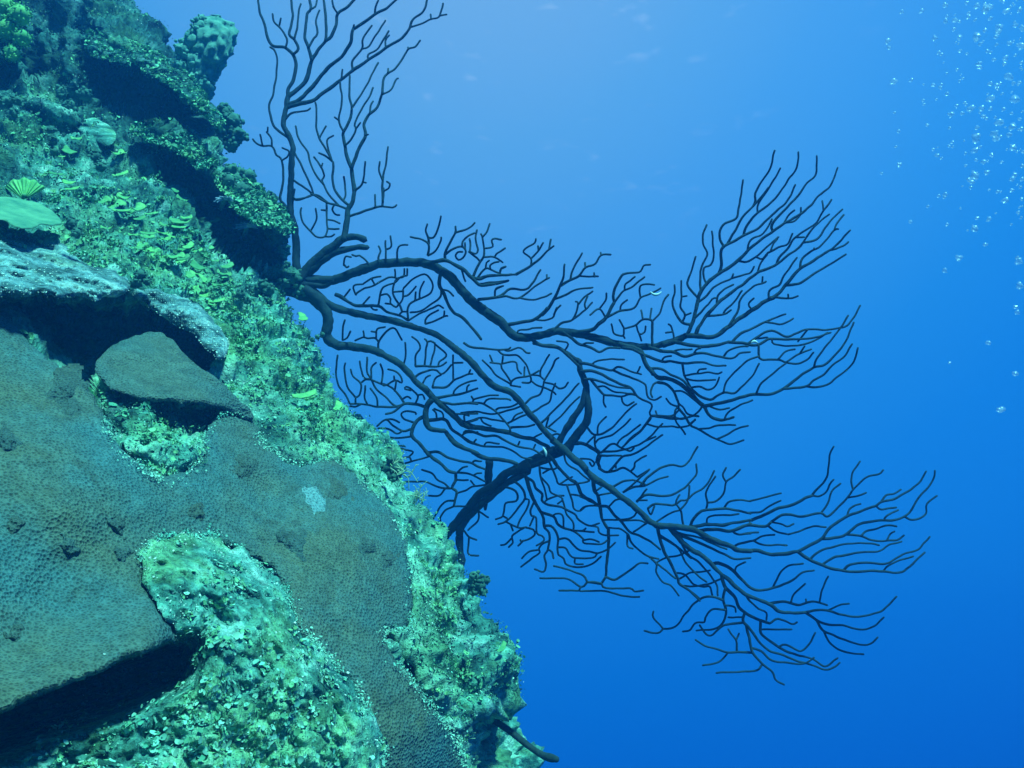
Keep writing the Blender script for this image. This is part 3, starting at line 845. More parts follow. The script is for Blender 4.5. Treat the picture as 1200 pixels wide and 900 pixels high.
1.1 .9 840 275 870 240 930 230 1000 235
1 .8 740 365 745 330 780 320 860 318 930 312
1.1 .8 735 285 745 240 735 190 750 150 780 110 792 92
1.1 .8 745 245 800 235 840 190 855 125 900 90 938 50
1 .8 855 125 835 85 853 38
1.2 .8 610 370 590 290 560 250 570 220 585 200
1 .8 590 285 620 250 635 205 640 145
1.2 .8 395 275 440 250 540 260 590 235 620 230 670 190 740 140 788 55
1 .8 450 335 500 310 580 290
.8 .8 395 280 415 315 435 265
1.4 .8 325 245 360 210 400 200 500 205 580 180 640 130 680 80 680 18
1.3 .8 350 140 380 110 420 75 480 40 540 25 600 30 640 0 668 -50 688 -82
1.2 .8 240 190 310 155 380 145 450 110 515 90
1.2 .9 200 130 270 105 330 120 380 138
.9 .8 330 240 390 165
1 .8 250 185 330 120 405 50
.9 .8 360 250 390 230
3 2.2 520 400 560 440 600 480 650 520 720 560 780 620 830 670
@W8
2.3 1.5 371 131 400 150 440 190 480 220 540 245 590 265 630 295 700 302 750 300
1.3 .8 750 300 800 292 850 293 910 310 990 320 1080 300 1130 265 1165 228
1 .8 850 293 900 270 950 260
1.4 .8 750 300 800 335 850 355 920 360 1000 378 1060 365 1105 322
1.3 .8 800 335 830 380 890 410 960 435 1010 450 1050 440 1078 412
1.1 .8 830 385 860 440 930 480 1015 490
1.5 .9 585 258 650 250 720 267 780 250 850 268
1 .8 685 255 700 215 750 170
1 .8 815 252 830 190 855 137
.8 .8 755 258 752 240
1.3 .8 480 220 500 250 540 285
1 .8 555 290 580 305 575 335
1.8 1.3 371 131 375 160 390 190 430 230 450 280 480 305 540 335 590 350
1.2 .8 590 352 625 332 690 352 713 345
1.4 .8 545 340 550 395 590 430 650 470 700 490 740 500 790 515 840 545 880 520 898 508
.9 .8 550 378 690 376
1.1 .8 630 458 660 447 730 475 770 440 795 393
1.4 .8 470 310 465 345 500 375 530 420 580 470 650 495 720 525 770 535 840 560 880 550 908 527
1.5 .9 480 360 500 440 510 480 550 530 600 570 615 605 655 630
1.2 .8 510 460 550 475 600 520 680 530 740 535 790 505
1.1 .8 555 535 530 565 450 570 345 576
1.3 .8 505 488 450 480 400 482 340 465 290 450 252 424
1 .8 400 482 360 525 285 541
1.1 .8 440 480 435 430 400 378
.8 .8 435 428 450 395
1.3 .8 465 350 400 355 370 365 330 400 300 400 270 358
.9 .8 465 322 400 322
1.4 .9 385 190 375 240 390 290 380 340 340 375 255 382
1.1 .8 388 290 330 288 295 325 290 345 250 350 225 383 195 388
1 .8 390 265 430 275 435 300
1.3 .8 375 245 330 230 270 240 210 300 180 345 150 370 105 375
1 .8 105 375 60 320 60 295
1 .8 105 375 80 395 20 383
1.2 1.1 270 240 230 205 180 175
1.7 .9 330 75 370 75 430 120 470 160 510 195 560 198 620 185 680 160 740 120 790 108
1.1 .8 600 185 630 130 670 90 740 80
1 .8 435 115 440 90 480 72
@W6
1.6 .9 560 430 650 460 720 490 780 520 850 550 910 575 1000 568
1.2 .8 530 400 600 430 700 450 760 480 860 518
1.2 .8 570 475 620 540 700 600 770 680 800 730 805 790
1.2 .8 470 440 520 470 580 520 620 600 700 680 740 710
1.7 1.1 450 390 470 470 500 550 540 620 570 690 580 720 640 760 700 820
1.1 .8 470 430 540 480 600 530 650 570
.8 .8 440 600 500 570 580 555 650 520
.8 .8 580 695 640 660 700 650 760 640
.8 .8 590 735 680 735 770 715 830 690
1 .8 570 650 620 665 660 720 720 740 760 735 775 790
1.1 .8 390 365 310 415
2.1 1.5 60 115 75 180 105 205 115 260 125 330 150 380 165 400
1.6 1.2 165 400 165 500 155 600 150 680
1.3 .8 150 680 200 697 250 670 310 625 350 600 397 602
1.3 1.2 150 680 125 720
1.1 .8 125 720 150 745 290 750 320 768 372 760
1.1 1 125 718 80 710 40 712
1.7 1 0 205 60 230 105 260 160 270 200 320 240 355 290 415 350 440 420 480 470 520
1 .8 280 420 280 500 310 515
1.1 .8 290 440 310 490 380 550 460 575
1.1 .8 400 565 445 605 445 650 480 710 530 730 578 792
1 .8 445 600 500 640 560 690
.9 .8 135 345 260 345 310 330 330 300
.9 .8 240 350 330 350 390 365
1 .9 240 240 200 240 165 270
1 .8 110 265 30 270 0 290
.8 .8 80 185 130 145
.9 .8 110 200 160 190 215 185
.9 .8 160 390 205 395 240 400 280 430
@W4
1.1 .8 625 805 600 765 500 725 418 705
1.1 .8 625 805 590 835 500 785 420 780 330 782
.9 .8 585 858 450 858
1 .8 590 830 585 858 720 860 800 878 880 895 950 897
1.2 1 625 805 710 815
@W1
3.6 2.9 700 390 770 460 840 520 900 570 950 620 1000 655 1060 665
@W3
2.8 2 -20 590 60 605 150 610 250 625 330 640 420 670 500 685 560 715 620 745
@W1
3.2 2.6 760 470 715 520 710 590 720 650 760 680 850 690
2.6 2.2 850 690 900 760 960 800 1030 830 1080 850
2 1.7 715 585 650 620 620 680 620 730 680 790 730 860
@W3
2.4 1.8 80 785 150 815 250 830 340 845 400 860
@W2
2 1.6 340 50 400 100 460 140 510 190 565 205
1.6 1.1 565 205 560 260 540 310 570 340 560 400 550 440
@W1
1.7 1 690 515 640 500 560 500 490 555 430 572
1.3 .8 545 515 480 525 380 520 300 505 240 500 180 500
.9 .8 260 505 220 522 180 515
1.2 .8 565 490 500 405 440 365 410 360 400 345
1.1 .8 520 515 490 510 440 460 370 400 330 330
.9 .8 330 330 290 330 262 350
1 .8 330 330 410 365 430 370 500 335 545 350 540 310 500 270 450 258
.8 .8 495 340 490 305
.9 .8 405 350 412 270 395 220
.8 .8 505 345 495 410
.9 .8 330 325 335 245 365 210
.9 .8 330 325 300 270 300 170
.9 .8 325 325 280 320 260 260 250 200
1 .8 220 455 245 440 260 380 250 350 200 300 185 258
1 .8 220 455 170 390 150 320 140 250 148 212
1 .9 220 500 220 455
1 .8 140 490 130 430 95 365 85 270 92 157
.9 .8 305 500 285 450 290 370
.9 .8 375 520 370 460 325 390
1 .8 640 490 660 440 620 400 575 380 570 395 610 405
.8 .8 655 440 690 435 705 470
.8 .8 545 470 580 450 605 465
1.1 .8 630 630 560 605 540 570 580 550 640 560 645 575
1.2 .8 615 670 550 690 480 650 430 610 370 655
.8 .8 430 605 480 605 530 632
.9 .8 550 690 510 710 450 675 380 670
1.1 .8 615 730 520 740 440 732
@V2
1.2 .8 545 705 545 665 580 625 610 620 640 670
.9 .8 545 680 525 660 490 660 470 655 435 672
.8 .8 475 655 472 630
.8 .8 530 660 535 620 570 612
.8 .8 535 635 505 632
.8 .8 660 770 665 730 655 680
.8 .8 375 665 380 620 390 580
.8 .8 380 670 400 660 415 630
@W1
1.3 .9 610 245 700 235 770 240 820 235 860 205
1 .8 640 235 645 150 675 110 660 60 615 28
1 .8 705 230 715 130 725 65 705 40
.8 .8 725 65 750 58 780 75
.9 .8 745 225 770 140 775 90
1 .8 800 235 810 200 855 165 840 130 775 80
1.2 .8 640 310 680 280 740 262 790 265 820 290 860 270 895 225
.9 .8 695 355 720 310 745 300
1 .8 760 385 780 320 820 295
1.3 .8 740 385 850 380 920 330 1000 295 1045 290
1 .8 905 335 905 240 905 155
.8 .8 905 212 975 210
.8 .8 1015 292 1028 260
1.5 1 790 440 880 440 960 430 1080 390
.9 .8 905 430 920 390 1000 350 1070 335
.8 .8 1000 415 1005 380 1020 365
1.4 1.1 800 470 900 500 1000 495 1080 500
@W3
1.2 .8 -5 433 80 430 160 440 240 490 300 550 345 610 345 640
1 .8 160 440 200 405 320 405 350 415
.9 .8 85 430 95 405 180 385 262 378
.8 .8 80 405 75 385
1.1 .8 240 490 270 470 330 465 400 440
1.1 .8 0 490 100 490 170 505 240 510 320 490 420 460
1.1 .8 330 575 400 540 470 510
.9 .8 350 545 380 510 435 500
1 .8 30 570 140 540 230 550 310 565
.8 .8 30 565 25 520 60 525
.8 .8 140 545 160 575 215 595
1.3 .9 340 612 360 605 450 600 520 585
@W1
1.8 1.2 740 615 850 610 900 680 960 720 1010 760 1080 790
.9 .8 790 605 785 560 765 540
.9 .8 840 605 830 560 775 532
1 .8 970 720 1000 700 1080 700
.9 .8 910 560 1000 568 1080 570
.8 .8 990 650 985 580 1020 585
.9 .8 990 640 1040 620 1080 610
@W2
1.4 1 365 60 440 60 520 100 600 120 680 140 770 180
.8 .8 685 135 700 118 745 120
1 .8 570 202 610 170 645 163
1.1 .8 575 202 650 210 700 230 770 265
.8 .8 690 220 715 205 745 205
.8 .8 570 255 655 258
1.1 .8 540 315 490 315 430 300 360 270 290 265 205 265
1 .8 520 305 480 270 435 250 400 210 322 182
1 .8 490 320 450 365 370 368
1 .8 570 350 640 325 690 300 770 290
.8 .8 700 295 670 262
1.1 .8 555 400 490 405 440 470 405 530
.9 .8 550 442 640 440
1 .8 545 452 490 475 455 520 460 550 430 580
1 .8 375 100 300 115 210 135
.8 .8 250 118 240 90 200 95
.9 .8 235 90 265 55 200 40 155 30 165 15 210 20
@W3
1 .8 260 55 300 90 400 100 450 150 490 240 490 290 430 290
1.2 .9 20 10 80 45 160 50 260 60 330 55 350 40
.9 .8 300 0 320 30 350 40 420 50 460 80 485 82
1 .9 340 325 350 290 400 260 490 240 550 205
.9 .8 350 285 290 190 280 160 205 150
.9 .8 280 160 350 145 390 150 400 200 425 230
.8 .8 290 155 295 100
.8 .8 225 150 205 97
.9 .8 340 300 250 240 210 190 150 130
.8 .8 350 310 385 315 420 320
.8 .8 445 245 448 180
1.1 .8 455 440 500 395 560 370 580 310 590 270 640 190 665 130 688 115
.9 .8 560 250 560 205 590 150 625 90
.9 .8 500 240 550 245 580 265
.9 .8 500 280 540 310 640 350 670 375
.8 .8 600 290 660 305 690 330 730 320 757 287
1.1 .8 510 490 560 460 625 420 640 350 665 295
1.1 .8 560 580 640 500 700 440 760 380 830 295
1 .8 605 620 700 530 770 450 835 387
.8 .8 605 590 615 530
.8 .8 600 600 640 620 670 635
1 .8 500 685 540 660 570 645
1.4 .9 30 660 40 640 90 640 160 665 250 665 300 690 350 715 400 740 500 760 540 780 575 800
1.2 .8 10 670 80 710 160 740 300 745 380 780 440 820 500 830
.8 .8 165 742 180 712 268 720
.8 .8 90 710 105 690
.8 .8 400 735 415 702
.8 .8 510 758 525 725
1 .8 0 835 60 850 120 880 160 895
.8 .8 80 855 100 840 140 840
"""
SPRIG = """@V2
4.2 2.4 385 232 400 140 405 95 425 60 435 0
@V1
2.4 2 500 840 500 820 495 740
1.8 .9 495 740 475 690 460 610 460 580 490 520 495 480 487 420 488 330
2 1.3 495 740 520 670 555 595 550 545 570 505 605 475 630 415
1.3 .8 630 415 635 350 655 320 690 300 730 240 745 215 775 205 797 178
1 .8 635 415 670 395 690 350 700 343
.8 .8 745 215 742 208
.8 .8 655 320 655 300
.9 .8 575 500 580 465 590 445
1.1 .8 495 475 540 410 580 335 612 275
1.1 .8 470 640 500 605 515 565 510 540 545 470 575 420 590 385
.8 .8 515 565 535 540
1.1 .8 460 580 440 530 452 440 443 360
.8 .8 440 530 420 515
1.2 .8 510 840 545 800 555 710
.8 .8 545 800 557 803
.9 .8 557 595 567 590
1.3 .9 480 900 455 880 415 820 415 720 410 710 390 670 355 610 340 560 340 480 335 450
1 .8 410 712 385 690 350 670
.9 .8 410 710 388 640 390 610 415 595
.8 .8 358 605 383 552
.9 .8 455 885 467 850 462 775
1.1 .8 440 905 400 860 375 815 365 790 375 775 362 735 330 690
.8 .8 362 735 368 718
1 .8 375 812 340 770 315 720 300 665 262 610 250 555
@V2
1.4 .9 410 130 460 110 510 90 555 82 600 88 617 75
1.2 .8 555 85 560 30 562 0
.8 .8 525 88 522 30
@V1
1.2 .8 635 890 632 790 645 720 655 645
.9 .8 630 795 615 750 620 710
.9 .8 637 840 660 825 665 808 650 798
@V2
1.2 .9 392 90 350 75 310 65 260 35 240 25
.9 .8 250 35 220 45 175 50 165 40
1 .8 310 65 312 150 315 180 300 215 265 215 240 190 205 150 195 110 200 90
.8 .8 240 190 265 140 260 90
.8 .8 315 180 365 182
.8 .8 313 140 345 145 370 158
.8 .8 310 100 285 98
.8 .8 300 215 330 215 345 205
.8 .8 345 75 335 95 350 118 368 120
"""
FAN_LOW = """@W2
5.4 5.6 190 960 260 890 350 800 440 700 500 640 560 570 640 470 720 370 800 310 860 270 920 210 1000 180 1080 160
4.6 4.6 590 640 600 590 660 510 740 430 830 350 920 280 1000 230 1080 190
4.4 4.2 540 1000 585 910 606 830 595 740 590 660 592 600
4.6 4.4 800 120 798 200 798 300
3 1.5 780 400 770 465
@W3
5.6 5.8 380 905 520 830 620 780 700 765 770 745
4 5 470 890 560 850 680 790 760 745
5.6 3.4 740 770 800 680 870 590 895 520 890 430 885 330 860 250 840 200 830 140 790 120
4.2 3.6 680 740 690 690 760 590 820 500 860 430 875 330
2.2 1.7 800 130 740 80 680 40 600 30 510 15
1.2 .8 700 660 670 645 640 665
@W5
1.6 .8 0 90 70 100 150 130 220 145 260 120 300 125 350 150 430 172
1 .8 80 100 120 75 220 65 310 70
.8 .8 400 158 422 118
1.6 .9 20 145 90 145 150 170 220 210 300 245 360 270 395 320 430 345 500 385 490 440 500 465
1.2 .8 500 465 470 510 430 560 370 610 300 680
1.2 .8 230 148 300 175 370 200 440 230 465 260 470 320 490 345 530 352 570 328
1.3 .8 60 195 110 200 180 235 250 260 350 270
1.3 .8 70 230 130 290 165 315 220 320 290 330 340 312 400 320
1 .8 110 265 170 260 240 295 330 305 380 310
.9 .8 165 315 165 370 178 405
.9 .8 290 335 300 375 330 393 380 365
1.4 .8 500 465 560 465 650 475 720 485 780 465 835 465
.8 .8 540 460 530 428
.9 .8 480 530 540 545 640 538 700 545 760 535 810 490
1 .8 545 460 650 460 670 425 690 400
@W3
2.2 1.6 760 710 860 720 920 745 970 790 960 830 975 890
@W5
1.4 .9 130 830 180 860 240 850 300 830 360 860 400 895
1.1 .8 150 720 200 675 240 660 290 690 350 710 380 690
1.2 .8 150 710 260 710 380 680 460 640 530 610
1 .8 265 660 280 630 340 590 420 525
1 .8 290 690 380 610 440 555 500 480
1 .8 450 640 510 590 580 518
1.2 .8 150 745 220 745 290 745
1.3 .8 200 855 250 800 300 750 380 730 450 690 520 640 580 600
.8 .8 420 715 450 690
.8 .8 250 800 250 830
1.1 .9 145 725 105 680 105 605
1.2 .8 55 535 105 600 200 565 280 490 330 430 395 378
.9 .8 40 665 100 605
1 .8 120 590 130 520 185 468
1 .8 110 660 140 625 220 600 300 540 355 485
1.1 .8 330 890 365 850 380 800 420 765 465 742
.9 .8 435 895 490 840
1 .8 0 765 70 770 100 800 80 820 65 790
.9 .8 130 760 110 790
1.2 1 145 765 130 800 130 835
@W4
2 1.3 240 140 265 210 290 290 330 350 350 400 360 460 390 500 390 560
1.2 .8 390 560 380 610 360 640 370 700 355 742 295 727
.9 .8 385 605 410 620 415 658
1.3 .8 165 180 220 220 240 270 235 295 180 370 120 430 70 448
1 .8 235 290 262 295 250 350 210 420 195 465
1 .8 120 430 200 470 240 465
1.2 .8 120 235 190 250 185 300 120 315 105 385 95 405 55 417
.8 .8 100 395 130 410
1.1 .8 290 310 270 360 280 395 305 405 315 500 345 520 355 545 310 578
.9 .8 290 405 270 455
1.1 .8 240 465 295 480 300 510 270 535 215 550 210 540
.8 .8 140 465 165 490
1 .8 240 465 200 490 160 520 165 560 140 590
.8 .8 160 530 120 570 88 576
.8 .8 230 550 195 580
1.1 .8 385 550 340 570 325 600 330 620 280 660 215 710
.9 .8 325 605 260 620 217 660
1.5 1 345 370 420 400 440 440 480 468 540 485 600 540
1 .8 600 540 600 560 640 570 720 565 755 540
.9 .8 415 395 430 380 470 390 480 465
1.3 1 360 455 400 460 430 490 445 540 440 590 445 635
1 .8 445 635 480 660 490 690 540 712 600 710 660 690 712 645
1.1 .8 445 540 500 535 540 575 580 608 640 618 690 625 750 605 800 560
1 .8 442 590 490 595 520 640 560 655 660 655 690 625
.8 .8 550 655 550 690 600 695
.8 .8 595 545 650 540 700 555
1.4 .9 255 150 295 180 310 225 345 260 345 300 380 325 440 335 490 350 550 385 570 420 640 455 700 440
1.1 .8 325 95 335 160 360 220 375 290 365 305
1 .8 340 150 390 210 405 250 470 290 440 320
1 .8 470 290 490 350 500 385 540 440 540 490
.8 .8 390 300 440 275 480 270
2 1.5 375 20 420 60 470 120 520 165 560 195 590 260 640 300 690 325
1.1 .8 390 60 430 150 450 200 550 200
.9 .8 400 100 350 130
.9 .8 460 80 420 100 350 100 330 90
.9 .8 450 210 500 170 535 150
1 .8 500 215 530 300 545 350 580 365 620 335 690 330
.8 .8 520 260 580 270 620 290
1 .8 500 30 510 90 560 110 620 160 640 175
.8 .8 640 190 620 195 560 195
.8 .8 540 485 600 485 620 470
.8 .8 560 490 670 495
.9 .8 640 455 690 465 700 500 740 515 820 515
@W2
1 .8 715 480 715 545 650 605
.8 .8 725 475 795 518
1 .8 600 600 625 610 655 655 710 678
.9 .8 655 660 650 770 690 785 725 788
"""
def strokes(text):
    out = []; win = None
    for ln in text.splitlines():
        ln = ln.strip()
        if not ln: continue
        if ln[0] == '@': win = WIN[ln[1:]]; continue
        v = [float(t) for t in ln.split()]
        p = np.array(v[2:]).reshape(-1, 2) / win[2] + np.array(win[:2])
        out.append([v[0], v[1], p])
    return out
def nearest(pt, poly):
    a, b = poly[:-1], poly[1:]; d = b - a
    t = np.clip(np.sum((pt - a) * d, 1) / (np.sum(d * d, 1) + 1e-9), 0, 1); q = a + t[:, None] * d
    k = np.argmin(np.hypot(*(q - pt).T)); return np.hypot(*(q[k] - pt)), q[k]
def grow_fan(root, text, dfun, mats, rough, budget, main_r=1.55, seed=0):
    """thick axes become branches of the fan; every twig is a child of the branch it leaves"""
    S = strokes(text)
    S = [[r0, r1, crom(p, 3.0)] for r0, r1, p in S]
    for i, s in enumerate(S):                       # close small tracing gaps at the roots
        best = (11.0, None)
        for j, o in enumerate(S):
            if j == i or o[0] < s[0] - .5: continue
            d, qn = nearest(s[2][0], o[2])
            if d < best[0]: best = (d, qn)
        if best[1] is not None and best[0] > .3:
            n = len(s[2]); w = np.clip(1 - np.arange(n) / min(n - 1, 8), 0, 1)[:, None]
            s[2] = s[2] + w * (best[1] - s[2][0])
    mains = [i for i, s in enumerate(S) if s[0] >= main_r]
    others = sorted([i for i in range(len(S)) if i not in mains], key=lambda i: -len(S[i][2]) * S[i][0])
    def build(i):
        r0, r1, p = S[i]; n = len(p); t = np.linspace(0, 1, n)
        q3 = np.stack([p[:, 0] / 26, p[:, 1] / 26, np.full(n, seed + .0)], -1)
        wob = np.stack([perlin(q3 * 2.2), perlin(q3 * 2.2 + 31)], -1) * .8 * np.minimum(1, np.arange(n) / 4)[:, None]
        p = p + wob
        d = dfun(p[:, 0], p[:, 1]) + .030 * perlin(np.stack([p[:, 0] / 120, p[:, 1] / 120, np.full(n, seed + 3.)], -1)) + .02 * math.sin(i * 12.9) * t
        R = np.maximum(r0 + (r1 - r0) * t, .95) * (1.22 if r0 < 1.95 else (1.12 if r0 < 4 else .95))
        R = R * (1 + .10 * perlin(np.stack([np.arange(n) / 5., np.full(n, i * 1.7), np.zeros(n)], -1)))
        R = R * d / FPX
        return tube(P(p[:, 0], p[:, 1], d), R, 12 if r0 > 3 else (8 if r0 > 1.5 else 6), rough if r0 > 1.9 else 0, seed + i)
    made = {}
    for i in mains: 
        made[i] = obj('branch' if S[i][0] < 4.1 else 'trunk', *build(i), mats[0], root)
    rest = []
    for k, i in enumerate(others):
        if k >= budget: rest.append(build(i)); continue
        par = min(mains, key=lambda j: nearest(S[i][2][0], S[j][2])[0])
        obj('twig', *build(i), mats[1], made[par])
    if rest:
        v, qd, t = join(rest); tag(obj('fine_twigs', v, qd, t, mats[1], root), kind='stuff')
fan = thing('sea_fan', P(320., 325., 1.80), 'large dark sea fan with three long arching branches reaching out over blue water', 'sea fan', 'dark sea fans on the reef wall')
big_d = lambda x, y: 1.80 - .00010 * (x - 330) + .00012 * (y - 330) - .05 * np.exp(-((x - 330) / 60) ** 2) * 0
grow_fan(fan, FAN_BIG, big_d, (M['fan'], M['fan']), .30, 100, 1.95, 0)
fan_s = thing('sea_fan', P(402., 281., 1.80), 'slender upright sea fan sprig growing from the broken stub of the large fan', 'sea fan', 'dark sea fans on the reef wall')
grow_fan(fan_s, SPRIG, lambda x, y: 1.80 + .00025 * (281 - y) , (M['fan'], M['fan']), .12, 100, 1.7, 20)
fan_u = thing('sea_fan', P(347., 318., 1.88), 'upright sea fan with a single straight stem at the top, cut by the upper frame', 'sea fan', 'dark sea fans on the reef wall')
grow_fan(fan_u, FAN_UP, lambda x, y: 1.86 + .0003 * (300 - y), (M['fan_far'], M['fan_far']), .22, 100, 1.55, 40)
fan_l = thing('sea_fan', P(500., 640., 1.9), 'thick double stemmed sea fan leaning up behind the lower reef edge', 'sea fan', 'dark sea fans on the reef wall')
grow_fan(fan_l, FAN_LOW, lambda x, y: 1.86 - .00010 * (x - 520), (M['fan_far'], M['fan_far']), .32, 100, 1.55, 60)
# ------------------------------------------------------------------ growth on the reef (uncountable): leafy turf, dark turf, grit
def flakes(C, Nn, R, cup=.35, seg=7, tilt=.7, lobed=.25):
    n = len(C); a = rng.normal(size=(n, 3)); nn = Nn + tilt * a * .6; nn /= np.linalg.norm(nn, axis=1)[:, None]
    t = np.cross(nn, rng.normal(size=(n, 3))); t /= np.linalg.norm(t, axis=1)[:, None]; b = np.cross(nn, t)
    th = np.arange(seg) * 2 * math.pi / seg
    rr = R[:, None] * (1 + lobed * rng.normal(size=(n, seg)))
    el = .55 + .45 * rng.random((n, 1))
    ring = C[:, None] + (rr * np.cos(th))[..., None] * t[:, None] + (rr * np.sin(th) * el)[..., None] * b[:, None] + ((rr * cup * (.4 + rng.random((n, seg)))))[..., None] * nn[:, None]
    V = np.concatenate([C[:, None], ring], 1).reshape(-1, 3)
    base = np.arange(n)[:, None] * (seg + 1); j = np.arange(seg)
    T = np.stack([np.broadcast_to(base, (n, seg)), base + 1 + j, base + 1 + (j + 1) % seg], -1).reshape(-1, 3)
    return V, None, T
# candidate sites: the wall's own vertices that face the viewer's side and are not under the coral
wx, wy = X.ravel(), Y.ravel(); wp = W1.reshape(-1, 3); wn = NR.reshape(-1, 3); wc = cov.ravel()
isf = front.ravel()
hol = np.zeros(len(wx))
for poly, hh, f in HOLLOWS[:2] + HOLLOWS[3:]:
    hol = np.maximum(hol, inside(wx, wy, poly) * 1.0)
near_edge = (sil(wy) - wx)
vis = (wx > -40) & (wx < 660) & (wy > -20) & (wy < 930) & (wc < .25)
# size of one vertex's patch of rock in px, so that scattering is even
cell_px = (sil(wy) + 24) / 250 * 2.4
def pick(w, n):
    w = w * cell_px; w = np.where(np.isfinite(w), np.maximum(w, 0), 0); w = w / w.sum()
    return rng.choice(len(w), n, p=w)
turf_n = perlin(wp * 9) + .6 * perlin(wp * 24)
clump = sstep(.52, .22, worley(wp * 38 + .3 * perlin(wp * 60)[:, None])) * sstep(-.5, .2, perlin(wp * 14 + 8)) + .05
# ridge: the leafy band along the edge of the wall
ridge = vis * (np.where(isf, 1, (near_edge < 60) * .8)) * (1 - hol) * sstep(250, 300, wy + .0 * wx + np.where(wx > 180, 60, 0)) * sstep(-.55, .35, turf_n) * (1 - .6 * calm.ravel()) * clump
i = pick(ridge, 26000)
V, _, T = flakes(wp[i] + wn[i] * (.001 + .014 * clump[i, None] * rng.random((len(i), 1))), wn[i], (.0009 + .0034 * rng.random(len(i)) ** 5) * 1.0, .3, 7, .55)
tag(obj('leafy_algae', V, None, T, M['leaf'], None, wp[i[0]], smooth=False), 'short bright green leafy algae carpeting the ridge of the reef wall', 'algae', kind='stuff')
low = vis * (1 - hol) * (sstep(.0, .5, -turf_n) * (1 - .7 * calm.ravel()) + .9 * sstep(260, 60, wy)) * np.where(isf, 1, .7)  # dark flakes also crowd the top to imitate its shade
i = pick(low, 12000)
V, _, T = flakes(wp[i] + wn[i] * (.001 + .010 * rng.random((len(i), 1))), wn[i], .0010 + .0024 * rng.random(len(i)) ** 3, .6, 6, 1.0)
tag(obj('dark_algae', V, None, T, M['leaf_dark'], None, wp[i[0]], smooth=False), 'short dark turf algae in the dips of the reef wall, crowded at the top as painted shade', 'algae', kind='stuff')
up = vis * isf * (1 - hol) * (wy < 420) * (.12 + .88 * sstep(70, 260, wy)) * sstep(-.3, .5, turf_n)  # green flakes thinned upward so the top reads as shaded
i = pick(up * clump, 15000)
V, _, T = flakes(wp[i] + wn[i] * (.001 + .016 * clump[i, None] * rng.random((len(i), 1))), wn[i], .0012 + .0042 * rng.random(len(i)) ** 5, .5, 7, .7)
tag(obj('mixed_algae', V, None, T, M['leaf'], None, wp[i[0]], smooth=False), 'patchy green algae scales on the upper reef slope', 'algae', kind='stuff')
i = pick(vis * (1 - hol) * (.15 + .85 * sstep(60, 260, wy)) * sstep(-.3, .4, perlin(wp * 26 + 4)), 8000)  # pale flakes thinned upward for the same painted shade
V, _, T = flakes(wp[i] + wn[i] * (.001 + .007 * rng.random((len(i), 1))), wn[i], .0008 + .0016 * rng.random(len(i)) ** 3, .4, 6, .8)
tag(obj('pale_algae', V, None, T, M['leaf_pale'], None, wp[i[0]], smooth=False), 'pale turquoise turf scattered over the reef wall', 'algae', kind='stuff')
i = pick(vis * (1 - hol), 2600)
V, _, T = flakes(wp[i] + wn[i] * (.002 + .008 * rng.random((len(i), 1))), wn[i], .0007 + .0013 * rng.random(len(i)) ** 3, .3, 5, 1.2)
tag(obj('coral_sand', V, None, T, M['grit'], None, wp[i[0]], smooth=False), 'pale sand grains and shell bits caught on the reef wall', 'sand', kind='stuff')
# mound: overlapping scale-like leaves
mx, my, msd, mdf = minfo; n0 = len(mx); mp_ = mV[:n0]
fc = mV[mQ[:, 0]] ; 
a_ = mV[mQ[:, 1]] - mV[mQ[:, 0]]; b_ = mV[mQ[:, 3]] - mV[mQ[:, 0]]; fn = np.cross(a_, b_); fn /= np.linalg.norm(fn, axis=1)[:, None] + 1e-12
ok = (mQ.max(1) < n0); fc, fn = fc[ok], fn[ok]; fx, fy, fs = mx[mQ[ok, 0]], my[mQ[ok, 0]], msd[mQ[ok, 0]]
if np.mean(np.sum(fn * (CAM - fc), 1)) < 0: fn = -fn
sc = (sstep(.52, .2, worley(fc * 42)) + .05) * sstep(-.3, .4, perlin(fc * 11) + .5 * perlin(fc * 28)) * (fy < 915) * (fx > 40) * (fx < 450) * ((fx > 206) | (fy > 856 - .36 * fx))
pp = sc * (.25 + sstep(0, 30, fs)); pp /= pp.sum(); i = rng.choice(len(fc), 3000, p=pp)
V, _, T = flakes(fc[i] + fn[i] * (.001 + .006 * rng.random((len(i), 1))), fn[i], .0009 + .0034 * rng.random(len(i)) ** 3, .25, 8, .5, .15)
tag(obj('scale_algae', V, None, T, M['leaf_pale'], None, fc[i[0]], smooth=False), 'small overlapping yellow green algae scales on the rubble mound', 'algae', kind='stuff')
i = rng.choice(len(fc), 3000, p=pp)
V, _, T = flakes(fc[i] + fn[i] * (.001 + .005 * rng.random((len(i), 1))), fn[i], .0009 + .0030 * rng.random(len(i)) ** 3, .25, 8, .4, .15)
tag(obj('scale_algae', V, None, T, M['leaf'], None, fc[i[0]], smooth=False), 'darker green algae scales on the rubble mound', 'algae', kind='stuff')
pp = (fy < 915) * (fx > 40) * np.exp(-fs / 22); pp = pp / pp.sum(); i = rng.choice(len(fc), 900, p=pp)
V, _, T = flakes(fc[i] + fn[i] * (.001 + .005 * rng.random((len(i), 1))), fn[i], .0006 + .0013 * rng.random(len(i)) ** 3, .4, 5, 1.2)
tag(obj('coral_sand', V, None, T, M['grit'], None, fc[i[0]], smooth=False), 'pale grit fringing the rubble mound', 'sand', kind='stuff')
